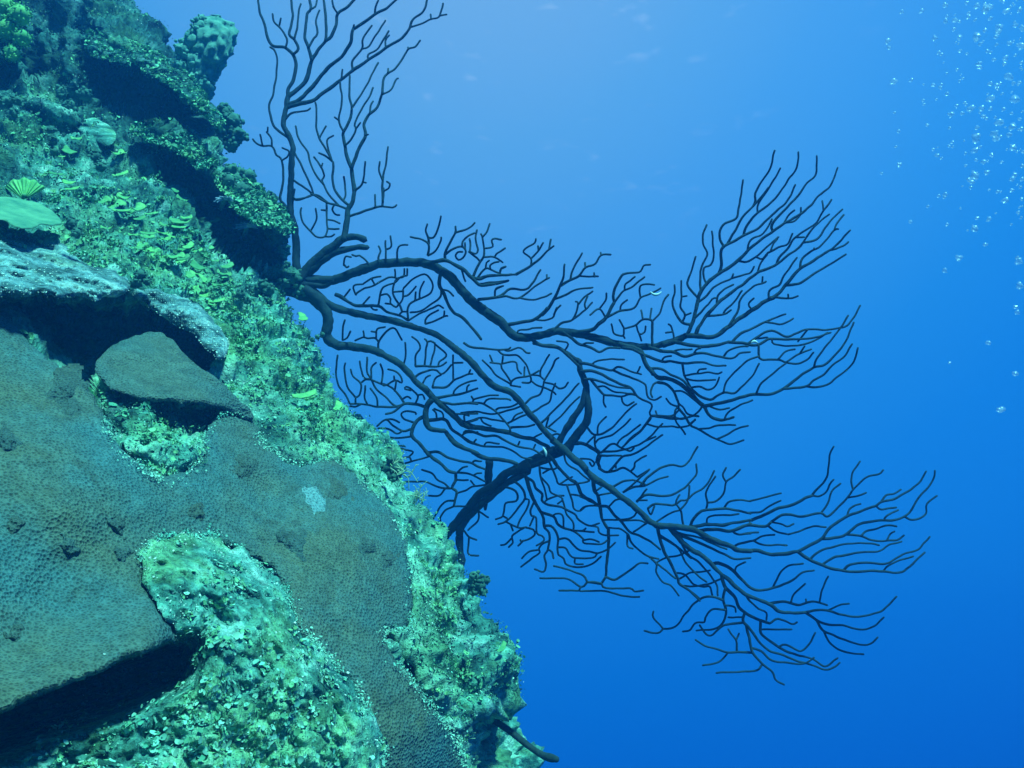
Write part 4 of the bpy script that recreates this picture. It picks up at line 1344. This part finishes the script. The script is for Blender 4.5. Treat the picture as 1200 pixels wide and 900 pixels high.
# sand and turf on the pale ledges
allp = []
for Vl, (lx, ly, ls, ld) in LEDGES[:2]:
    n = len(lx); p = Vl[:n]; s = (lx > -40); k = rng.choice(np.where(s)[0], 1300)
    allp.append(p[k] + (CAM - p[k]) / np.linalg.norm(p[k], axis=1)[:, None] * .004)
allp = np.vstack(allp); nn = np.tile(np.array([.1, -.7, .6]), (len(allp), 1))
V, _, T = flakes(allp, nn, .0006 + .0013 * rng.random(len(allp)) ** 3, .4, 5, 1.3)
tag(obj('coral_sand', V, None, T, M['grit'], None, allp[0], smooth=False), 'pale coral sand lying on the two grey ledges', 'sand', kind='stuff')

fr = crom(CORAL[9:60], 1.2, False); fr = np.vstack([crom(CORAL[3:40], 1.2)[:, :2], crom(MOUND[:22], 1.2)[:, :2]])
fr = fr[(fr[:, 1] < 925) & (fr[:, 0] > -20) & ~((fr[:, 0] < 128) & (fr[:, 1] < 486))]
def fringe(n, spread, lift, R, m, name, label, cat, **kw):
    k = rng.integers(0, len(fr), n); a, b = fr[k, 0] + spread * rng.laplace(size=n) * .5, fr[k, 1] + spread * rng.laplace(size=n) * .5
    keep = perlin(np.stack([a / 30, b / 30, 0 * a], -1)) > -.25; a, b = a[keep], b[keep]
    c = P(a, b, coral_d(a, b, 0 * a) - lift * rng.random(len(a)) - .002)
    nn = (CAM - c) / np.linalg.norm(c, axis=1)[:, None] + np.array([.3, 0, .5])
    V, _, T = flakes(c, nn, R[0] + R[1] * rng.random(len(c)) ** 2, .4, 6, 1.2)
    tag(obj(name, V, None, T, M[m], None, c[0], smooth=False), label, cat, kind='stuff')
fringe(6500, 5.0, .003, (.0005, .0015), 'leaf_pale', 'pale_algae', 'pale turquoise turf creeping over the coral edges', 'algae')
fringe(260, 4.0, .003, (.0004, .0009), 'grit', 'coral_sand', 'pale grit along the coral edges', 'sand')

allp, alln = [], []
for Vl, (lx, ly, ls, ld) in LEDGES[2:5]:
    n = len(lx); k = rng.choice(n, 2600, p=(1 / (4 + ls)) / np.sum(1 / (4 + ls)))
    allp.append(Vl[k]); alln.append(np.tile(np.array([.2, -.5, .8]), (len(k), 1)))
allp, alln = np.vstack(allp), np.vstack(alln)
V, _, T = flakes(allp + alln * .008 * rng.random((len(allp), 1)), alln, .0012 + .0048 * rng.random(len(allp)) ** 3, .5, 7, 1.0)
tag(obj('mixed_algae', V, None, T, M['leaf'], None, allp[0], smooth=False), 'ragged algae fringe on the upper ledges', 'algae', kind='stuff')

def nearest_site(x, y):
    k = np.argmin(((wx - x) ** 2 + (wy - y) ** 2) + 1e6 * (~isf)); return wp[k], wn[k]
# ------------------------------------------------------------------ countable growth: blades, fan alga, plates
def blade_mesh(name, w=.022, l=.020, ruffle=.12, seg=18, rings=6, thick=.0016):
    a = np.linspace(-1.25, 1.25, seg); r = np.linspace(.03, 1, rings)
    a = np.linspace(-1.75, 1.75, seg); A, R_ = np.meshgrid(a, r)
    edge = 1 + .06 * np.sin(A * 5) + .05 * np.cos(A * 9 + 1)
    x = w * R_ * edge * np.sin(A); y = l * R_ * edge * np.cos(A) ; z = ruffle * l * R_ ** 2 * (np.sin(A * 4 + .6) * .5 + .6 * R_)
    F_ = np.stack([x, y, z], -1).reshape(-1, 3); n = len(F_)
    V = np.vstack([F_, F_ + np.array([0, 0, -thick])])
    g = np.arange(n).reshape(rings, seg)
    q = np.stack([g[:-1, :-1], g[:-1, 1:], g[1:, 1:], g[1:, :-1]], -1).reshape(-1, 4)
    loop = np.concatenate([g[0], g[1:, -1], g[-1, ::-1][1:], g[::-1, 0][1:-1]])
    s = np.stack([loop, np.roll(loop, 1), np.roll(loop, 1) + n, loop + n], -1)
    return mesh(name, V, np.vstack([q, q[:, ::-1] + n, s]))
blade_me = [blade_mesh('leafy_alga', .022, .018), blade_mesh('leafy_alga', .019, .021, .3), blade_mesh('leafy_alga', .025, .015, .15)]
for me in blade_me: me.materials.append(M['blade'])
from mathutils import Matrix
def place_blade(x, y, px, k, up=(0.12, -.66, .66), spin=0.0, name='leafy_alga'):
    p, n = nearest_site(x, y)
    o = bpy.data.objects.new(name, blade_me[k % 3]); scene.collection.objects.link(o)
    depth = float(np.dot(p - CAM, FW)); s = px * depth / FPX / .022
    Z = Vector(up).normalized() * .8 + Vector(n) * .25; Z.normalize()      # face of the blade
    Yv = Vector((n[0], n[1], n[2] - .1)) + Vector((.25, -.6, .1)); Yv = (Yv - Z * Yv.dot(Z)).normalized()
    Xv = Yv.cross(Z)
    R = Matrix((Xv, Yv, Z)).transposed().to_4x4()
    o.matrix_world = Matrix.Translation(Vector(p + n * .018)) @ R @ Matrix.Rotation(spin, 4, 'Z') @ Matrix.Scale(s, 4)
    return o
BL = [(88, 184, 10), (131, 190, 9), (90, 221, 10), (126, 240, 14), (156, 260, 12), (172, 254, 8), (215, 262, 11), (200, 238, 8), (158, 290, 12), (182, 298, 11), (200, 278, 9), (206, 294, 9), (244, 299, 9),
      (194, 326, 11), (210, 314, 12), (234, 322, 11), (228, 340, 9), (236, 276, 8), (147, 213, 10), (262, 347, 9), (176, 320, 8), (140, 262, 8), (190, 270, 8), (222, 300, 9), (168, 308, 8), (250, 330, 8), (180, 288, 8), (206, 332, 9), (220, 346, 8), (172, 300, 9), (214, 274, 8), (146, 250, 9), (186, 312, 8), (256, 318, 8), (240, 352, 8), (70, 205, 8), (164, 276, 8)]
BL += [(x + 9 * rng.normal(), y + 7 * rng.normal(), s * (.55 + .4 * rng.random())) for x, y, s in BL]
for k, (x, y, s) in enumerate(BL):
    o = place_blade(x, y, s * 1.1, k, spin=rng.normal() * .5)
    tag(o, 'small yellow green leafy blade among the leafy patch beside the dark hollow', 'leafy alga', 'yellow green blades on the upper slope')
for x, y, s, lab in [(342, 374, 12, 'lone bright green leaf sticking out below the base of the large sea fan'), (566, 775, 9, 'single bright green leaf on the lowest reef edge'),
                     (350, 470, 13, 'tuft like green leaf cluster on the middle of the reef ridge'), (372, 485, 11, 'broad green leaf low on the reef ridge beside the leaf cluster')]:
    tag(place_blade(x, y, s, int(x), spin=.2), lab, 'leafy alga')
def plate_obj(poly, off, tilt, label, name, m, cat, thick=.006):
    yc = np.mean([p[1] for p in poly])
    V, Qc, _, _ = slab(poly, lambda x, y, s: Dbase(x, y) - off - tilt * (y - yc), thick, 1.6, .8, 5, .006, lambda p, x, y, sd: .004 * perlin(p * 30) + .0015 * perlin(p * 90), cstep=2)
    return tag(obj(name, V, Qc, None, m), label, cat)
plate_obj([(-40, 236), (0, 231), (28, 234), (52, 241), (66, 252), (73, 263), (60, 265), (48, 263), (36, 269), (18, 266), (0, 258), (-40, 262)], .15, .0016, 'broad pale green plate above the sandy ledge at the left edge', 'plate_coral', M['plate'], 'plate coral', .012)
# ribbed fan alga
root = thing('fan_alga', nearest_site(28, 226)[0], 'ribbed yellow green fan shaped alga standing above the pale green plate', 'fan alga')
c0 = nearest_site(30, 228)[0]; dd = float(np.dot(c0, FW)) - .05
aa = np.linspace(-1.25, 1.25, 60); rr = np.linspace(.15, 1, 8); A_, R_ = np.meshgrid(aa, rr)
fx_ = 28 + 24 * R_ * np.sin(A_) * (1 + .05 * np.sin(A_ * 7)); fy_ = 230 - 25 * R_ * np.cos(A_ * .8) * (1 + .05 * np.cos(A_ * 11)) + 4
fz = dd + .018 * R_ + .0016 * np.sin(A_ * 26)
Fv = P(fx_, fy_, fz).reshape(-1, 3); n = len(Fv); g = np.arange(n).reshape(8, 60)
q = np.stack([g[:-1, :-1], g[:-1, 1:], g[1:, 1:], g[1:, :-1]], -1).reshape(-1, 4)
loop = np.concatenate([g[0], g[1:, -1], g[-1, ::-1][1:], g[::-1, 0][1:-1]])
s_ = np.stack([loop, np.roll(loop, 1), np.roll(loop, 1) + n, loop + n], -1)
obj('blade', np.vstack([Fv, Fv + FW * .004]), np.vstack([q, q[:, ::-1] + n, s_]), None, M['blade'], root)
obj('stem', *tube(P(np.array([28., 28, 29]), np.array([228., 234, 242]), np.array([dd, dd + .01, dd + .05])), np.array([.004, .004, .005])), M['blade'], root)

# ------------------------------------------------------------------ dark lobed bushes and the knob sponge
def icos(sub):
    import bmesh
    bm = bmesh.new(); bmesh.ops.create_icosphere(bm, subdivisions=sub, radius=1)
    V = np.array([v.co[:] for v in bm.verts]); T = np.array([[v.index for v in f.verts] for f in bm.faces]); bm.free(); return V, T
IV, IT = icos(2); IV1, IT1 = icos(1); IV4, IT4 = icos(5)
def bush(blobs, depth, label, n_per=42, m='bush', lob=.25, name='algae_bush', flat=.7):
    parts = []
    for (x, y, r) in blobs:
        c = P(float(x), float(y), depth); R = r * depth / FPX
        for _ in range(n_per):
            d = rng.normal(size=3); d /= np.linalg.norm(d); rad = R * (.45 + .55 * rng.random())
            cc = c + d * rad; s = R * lob * (.5 + .8 * rng.random())
            w = IV * (1 + .30 * perlin(IV * 1.7 + rng.random(3) * 50))[:, None]
            sc_ = np.array([1, 1, 1.0]) * s; sc_[rng.integers(3)] *= flat
            parts.append((cc + w * sc_, None, IT))
        w = IV * (1 + .3 * perlin(IV * 2 + 9))[:, None] * R * .75
        parts.append((c + w, None, IT))
    V, _, T = join(parts)
    return tag(obj(name, V, None, T, M[m]), label, 'algae')
bush([(262, 132, 11), (272, 142, 13), (278, 158, 12), (270, 170, 11), (262, 150, 12)], 2.08, 'dark lobed algae bush jutting out over open water below the knobby sponge')
bush([(268, 212, 10), (284, 222, 11), (300, 236, 12), (316, 252, 12), (328, 268, 10), (280, 236, 9), (300, 252, 10)], 1.86, 'knobbly dark growth covering the ledge beside the upright stem', 44, 'bush', .2, 'algae_crust')
bush([(270, 200, 9), (278, 212, 12), (292, 206, 10), (302, 222, 9), (290, 226, 12), (262, 214, 9)], 1.98, 'dark grape like algae bush above the striped worm crowns')
bush([(318, 232, 9), (322, 246, 10), (312, 258, 12), (330, 262, 9), (326, 276, 13), (300, 248, 11)], 1.9, 'dark algae bush against the stem of the upright sea fan')
bush([(336, 318, 11), (346, 326, 13), (334, 334, 12), (352, 340, 10), (322, 322, 12), (326, 346, 10)], 1.80, 'dark growth around the base of the large sea fan')
bush([(556, 676, 9), (562, 686, 10), (570, 680, 6), (556, 692, 8), (566, 694, 6)], 1.42, 'small dark bush on the reef edge below the thick leaning fan stem', 30)
bush([(460, 538, 8), (466, 548, 10), (460, 558, 9), (452, 548, 8)], 1.47, 'dark tuft under the hairy hydroid on the reef edge', 24)
bush([(366, 398, 4), (372, 395, 4), (378, 392, 4), (360, 402, 4)], 1.62, 'short dark knotted twig of algae pointing out from the ridge', 10)
bush([(100, 112, 9), (84, 124, 8), (72, 108, 8)], 1.94, 'dark shaggy clump under the top left overhang', 34)
bush([(62, 165, 7), (64, 178, 6), (60, 152, 6)], 1.62, 'dark upright tuft on the upper left slope', 34)
bush([(112, 184, 8), (118, 196, 7), (104, 176, 5)], 1.66, 'dark tuft between two green blades on the upper slope', 34)
bush([(84, 262, 8), (90, 272, 7)], 1.36, 'dark clump beside the pale green plate', 34)
bush([(165, 322, 8), (160, 332, 8), (172, 330, 6)], 1.42, 'dark clump at the gap between the two sandy ledges', 34)
bush([(8, 120, 9), (14, 134, 8), (20, 118, 7)], 1.76, 'dark clump at the far left edge of the upper slope', 34)
bush([(22, 18, 16), (8, 34, 16), (26, 44, 12), (6, 8, 14), (14, 62, 12)], 1.92, 'bright green lobed clump in the top left corner', 170, 'lobes', .10, 'algae_bush', .45)
bush([(282, 345, 8), (290, 352, 6)], 1.58, 'dark bushy tuft on the ridge below the large dark hollow', 34)
bush([(308, 335, 9), (300, 342, 8), (316, 340, 8), (312, 350, 7)], 1.66, 'dark green bush just left of the large fan base', 26)

root = thing('knob_sponge', P(240., 118., 2.16), 'rounded knobby pillar sponge rising from the top ledge against open water', 'sponge')
c = crom(np.array([(228., 128), (234, 104), (240, 80), (247, 56), (250, 17)]), 2)
dep = 2.18
V = IV4.copy()
t = (V[:, 2] + 1) / 2; ax = np.stack([np.interp(t, np.linspace(0, 1, len(c)), c[:, k]) for k in (0, 1)], -1)
rad = np.interp(t, [0, .08, .3, .6, .8, .92, 1], [4, 14, 19, 25, 27, 20, 2]) / np.maximum(np.sqrt(np.maximum(1 - V[:, 2] ** 2, 1e-4)), .05)
px_ = ax[:, 0] + V[:, 0] * rad; pd_ = dep + V[:, 1] * rad * dep / FPX
W_ = P(px_, ax[:, 1], pd_); ctr = P(ax[:, 0], ax[:, 1], np.full(len(ax), dep)); dirn = W_ - ctr; dirn /= np.linalg.norm(dirn, axis=1)[:, None] + 1e-9
W_ = W_ + dirn * (.012 * perlin(W_ * 14) + .022 * (.55 - worley(W_ * 48)) + .012 * (.5 - worley(W_ * 110)))[:, None]
obj('column', W_, None, IT4, M['knob'], root)
bush([(214, 60, 13), (226, 50, 14), (234, 32, 11), (212, 80, 13), (226, 94, 15), (230, 72, 15), (236, 22, 6), (204, 90, 11), (226, 112, 14), (238, 100, 12)], dep - .03, 'pale lumpy growth clinging to the left flank of the knobby sponge', 40, 'knob', .24, 'encrusting_growth')

# ------------------------------------------------------------------ worm crowns, hydroids, rope sponge, scar, shred
for x, y, r, lab in [(263, 234, 13, 'pale striped feather crown under the dark grape like bush'), (290, 266, 17, 'larger pale striped feather crown in the mouth of the dark hollow')]:
    root = thing('feather_worm', P(float(x), y + 2., 1.80), lab, 'feather worm', 'feather worm crowns in the dark hollow')
    parts = []
    for k in range(16):
        a = math.radians(-200 + 13.5 * k); L = r * (.7 + .3 * math.sin(k * 1.9) ** 2)
        pts = np.array([(x, y), (x + .5 * L * math.cos(a), y + .28 * L * math.sin(a)), (x + L * math.cos(a), y + .5 * L * math.sin(a) + 1.5)])
        q2 = crom(pts, 2); parts.append(tube(P(q2[:, 0], q2[:, 1], 1.80 - .02 * np.linspace(0, 1, len(q2))), np.linspace(1.0, .5, len(q2)) * 1.8 / FPX, 5))
    obj('crown', *join(parts), M['worm'], root)
    obj('tube', *tube(P(np.array([x, x - 2., x - 4.]), np.array([y, y + 5., y + 11.]), np.array([1.80, 1.84, 1.92])), np.array([.005, .005, .005])), M['bush'], root)
def hairs(x, y, d, n, L, label, ang, spread):
    parts = []
    for k in range(n):
        a = math.radians(ang + spread * rng.normal()); l = L * (.5 + .6 * rng.random()); x0, y0 = x + rng.normal() * 4, y + rng.normal() * 5
        b = rng.normal() * .35
        q2 = crom(np.array([(x0, y0), (x0 + .5 * l * math.cos(a), y0 + .5 * l * math.sin(a)), (x0 + l * math.cos(a + b), y0 + l * math.sin(a + b))]), 2)
        parts.append(tube(P(q2[:, 0], q2[:, 1], np.full(len(q2), d) - .01 * rng.random()), np.full(len(q2), .55 * d / FPX), 5))
        for s in range(3):
            j = rng.integers(1, len(q2)); a2 = a + rng.choice([-1, 1]) * .9; e = q2[j] + 4 * np.array([math.cos(a2), math.sin(a2)])
            parts.append(tube(P(np.array([q2[j, 0], e[0]]), np.array([q2[j, 1], e[1]]), np.array([d, d])), np.full(2, .4 * d / FPX), 4))
    tag(obj('hydroid_tuft', *join(parts), M['hair']), label, 'hydroid')
hairs(466, 550, 1.44, 13, 22, 'pale hairy hydroid tuft on the middle reef edge', -5, 40)
hairs(490, 588, 1.46, 12, 16, 'faint hairy tuft on the reef edge above the thick leaning stem', -60, 35)
hairs(548, 840, 1.30, 7, 20, 'wispy hydroid hanging in the lowest dark hollow', -80, 20)
hairs(545, 862, 1.30, 7, 16, 'second wispy tuft at the foot of the lowest hollow', -60, 40)
root = thing('rope_sponge', P(590., 862., 1.5), 'single dark rope sponge poking out at the foot of the reef', 'rope sponge')
q2 = crom(np.array([(575., 842), (598, 857), (618, 873), (636, 885), (653, 890)]), 2); n = len(q2)
R = np.interp(np.linspace(0, 1, n), [0, .7, .92, 1], [4.2, 3.6, 4.8, 3.6]) * 1.46 / FPX
obj('stalk', *tube(P(q2[:, 0], q2[:, 1], np.linspace(1.56, 1.44, n)), R, 12, .12, 5), M['rope'], root)
def shard(x, y, d, pts, m, name, label, cat):
    q2 = crom(np.array(pts, float) + (x, y), 1.5); n = len(q2)
    return tag(obj(name, *tube(P(q2[:, 0], q2[:, 1], np.full(n, d)), (.4 + 1.3 * np.sin(np.linspace(.1, 3, n))) * d / FPX, 7, .2), M[m]), label, cat)
shard(768, 343, 1.70, [(-6, -1), (-2, 2), (3, 2), (7, -1)], 'wound', 'drifting_shred', 'tiny pale shred drifting beside the upper fan branch', 'shred')
shard(638, 530, 1.775, [(-2, -6), (1, -1), (2, 5)], 'wound', 'pale_scar', 'small white scar on the knot where the fan stems cross', 'scar')
shard(884, 401, 1.725, [(-4, 1), (0, -1), (4, 1)], 'wound', 'pale_scar', 'tiny pale speck stuck on the far end of the upper branch', 'scar')

# ------------------------------------------------------------------ bubbles
mb, nt_, b_ = mat('bubble'); nt_.nodes.remove(b_)
df_ = N(nt_, 'ShaderNodeBsdfDiffuse'); df_.inputs[0].default_value = (.9, .97, 1, 1)
tl_ = N(nt_, 'ShaderNodeBsdfTranslucent'); tl_.inputs[0].default_value = (.9, .97, 1, 1)
m1_ = N(nt_, 'ShaderNodeMixShader'); m1_.inputs[0].default_value = .5; link(nt_, df_.outputs[0], m1_.inputs[1]); link(nt_, tl_.outputs[0], m1_.inputs[2])
gl_ = N(nt_, 'ShaderNodeBsdfGlossy'); gl_.inputs['Roughness'].default_value = .3
m3_ = N(nt_, 'ShaderNodeMixShader'); m3_.inputs[0].default_value = .35; link(nt_, m1_.outputs[0], m3_.inputs[1]); link(nt_, gl_.outputs[0], m3_.inputs[2])
tr_ = N(nt_, 'ShaderNodeBsdfTransparent'); lw = N(nt_, 'ShaderNodeLayerWeight'); lw.inputs[0].default_value = .4
rr_ = ramp(nt_, [(0, (.42,) * 3), (.5, (.25,) * 3), (1, (.0,) * 3)], lw.outputs['Facing'])
m2_ = N(nt_, 'ShaderNodeMixShader'); link(nt_, rr_.outputs[0], m2_.inputs[0]); link(nt_, tr_.outputs[0], m2_.inputs[1]); link(nt_, m3_.outputs[0], m2_.inputs[2])
link(nt_, m2_.outputs[0], nt_.nodes['Material Output'].inputs[0])
bub_me = []
for s in range(4):
    v = IV1 if s < 0 else IV
    w = v * (1 + .75 * perlin(v * 1.25 + s * 13))[:, None] * np.array([1, 1, .75 + .35 * (s % 2)])
    me = mesh('bubble', w, None, IT); me.materials.append(mb); bub_me.append(me)
BUB = [(1040, 48, 3.6), (1042, 56, 2.2), (1047, 96, 4.6), (1068, 94, 2.4), (1048, 132, 1.8), (1053, 154, 2.2), (1050, 172, 2), (1054, 193, 2.8), (1033, 203, 2), (1095, 45, 3), (1100, 62, 2.6), (1080, 13, 2.6), (1107, 6, 3.2), (1155, 11, 5), (1160, 8, 3.6), (1145, 7, 3), (1178, 14, 4),
       (1145, 43, 4.4), (1144, 47, 3), (1171, 33, 4.4), (1170, 37, 3.4), (1154, 36, 2.4), (1190, 30, 3), (1198, 33, 3.4), (1198, 54, 4.8), (1183, 51, 2.8), (1119, 24, 3.6), (1124, 44, 2.8), (1118, 34, 2.4), (1108, 25, 2.6), (1147, 75, 3.6), (1148, 79, 2.8), (1165, 70, 2.6), (1178, 68, 3), (1177, 75, 2.6),
       (1182, 90, 4.6), (1161, 98, 3), (1168, 100, 3.2), (1161, 116, 5), (1189, 117, 4.6), (1137, 128, 4.8), (1115, 134, 3.4), (1150, 127, 3.6), (1152, 137, 2.4), (1127, 133, 2.6), (1121, 124, 2.4), (1170, 144, 4.8), (1165, 157, 4), (1166, 162, 3.6), (1186, 149, 4.2), (1183, 158, 3),
       (1144, 162, 5.2), (1143, 176, 4.4), (1187, 173, 4), (1199, 178, 2.6), (1153, 190, 2.6), (1157, 202, 3.6), (1142, 206, 5), (1139, 214, 3.2), (1135, 211, 2.4), (1098, 182, 3), (1108, 228, 2.8), (1107, 231, 2.2), (1178, 235, 3.4), (1186, 223, 2.8), (1189, 205, 3), (1186, 210, 3.2), (1116, 167, 2), (1145, 150, 2.8),
       (1142, 268, 4), (1145, 256, 2.6), (1159, 257, 2.8), (1123, 302, 4.4), (1107, 317, 3), (1155, 287, 2.8), (1194, 306, 3.6), (1192, 302, 2.4), (1195, 335, 4), (1190, 360, 3), (1192, 366, 2.6), (1158, 402, 3.2), (1190, 438, 3.2), (1171, 481, 4.2), (1174, 480, 3), (1113, 425, 1.8), (1067, 260, 2.2),
       (1160, 22, 2.8), (1135, 20, 2.4), (1168, 52, 2.4), (1157, 60, 2.2), (1133, 63, 2), (1195, 12, 2.6), (1188, 98, 2.6), (1176, 128, 2.6), (1195, 140, 2.6), (1162, 182, 2.4), (1174, 190, 2.2), (1113, 150, 1.8), (1128, 92, 2), (1110, 110, 2)]
for _ in range(110):
    y_ = 270 * rng.random() ** 1.4; x_ = 1198 - (105 + 40 * rng.random()) * rng.random() ** (1.3 + y_ / 200)
    BUB.append((x_, y_, 1.1 + 1.3 * rng.random()))
for k, (x, y, r) in enumerate(BUB):
    d = 3.0 + .9 * ((k * 37) % 17) / 17
    o = bpy.data.objects.new('air_bubble', bub_me[k % 4]); scene.collection.objects.link(o)
    o.location = [float(c) for c in P(float(x), float(y), d)]; s = 1.0 * r * d / FPX
    o.scale = (s, s, s); o.rotation_euler = (rng.normal() * .3, rng.normal() * .4, rng.random() * 6)
    tag(o, 'small pale air bubble in the column rising at the right edge', 'bubble', 'air bubbles rising at the right')

# ------------------------------------------------------------------ the body of water: thin even haze round everything
HAZE = 0.08
if HAZE > 0:
    lo, hi = np.array([-3.2, -1.2, -2.6]), np.array([3.4, 5.2, 3.4])
    C8 = np.array([(x, y, z) for x in (lo[0], hi[0]) for y in (lo[1], hi[1]) for z in (lo[2], hi[2])])
    q = [(0, 1, 3, 2), (4, 6, 7, 5), (0, 4, 5, 1), (2, 3, 7, 6), (0, 2, 6, 4), (1, 5, 7, 3)]
    mv = bpy.data.materials.new('haze'); mv.use_nodes = True; nv = mv.node_tree; nv.nodes.clear()
    pv = N(nv, 'ShaderNodeVolumePrincipled'); pv.inputs['Color'].default_value = (.05, .36, .90, 1); pv.inputs['Density'].default_value = HAZE
    pv.inputs['Absorption Color'].default_value = (.02, .40, .90, 1); pv.inputs['Anisotropy'].default_value = .35
    ov = N(nv, 'ShaderNodeOutputMaterial'); link(nv, pv.outputs[0], ov.inputs['Volume'])
    hz = obj('haze', C8, q, None, mv, None, np.array([0, 2., 0]), smooth=False); tag(hz, kind='stuff')
for o in scene.objects:
    if '_o' in o: del o['_o']
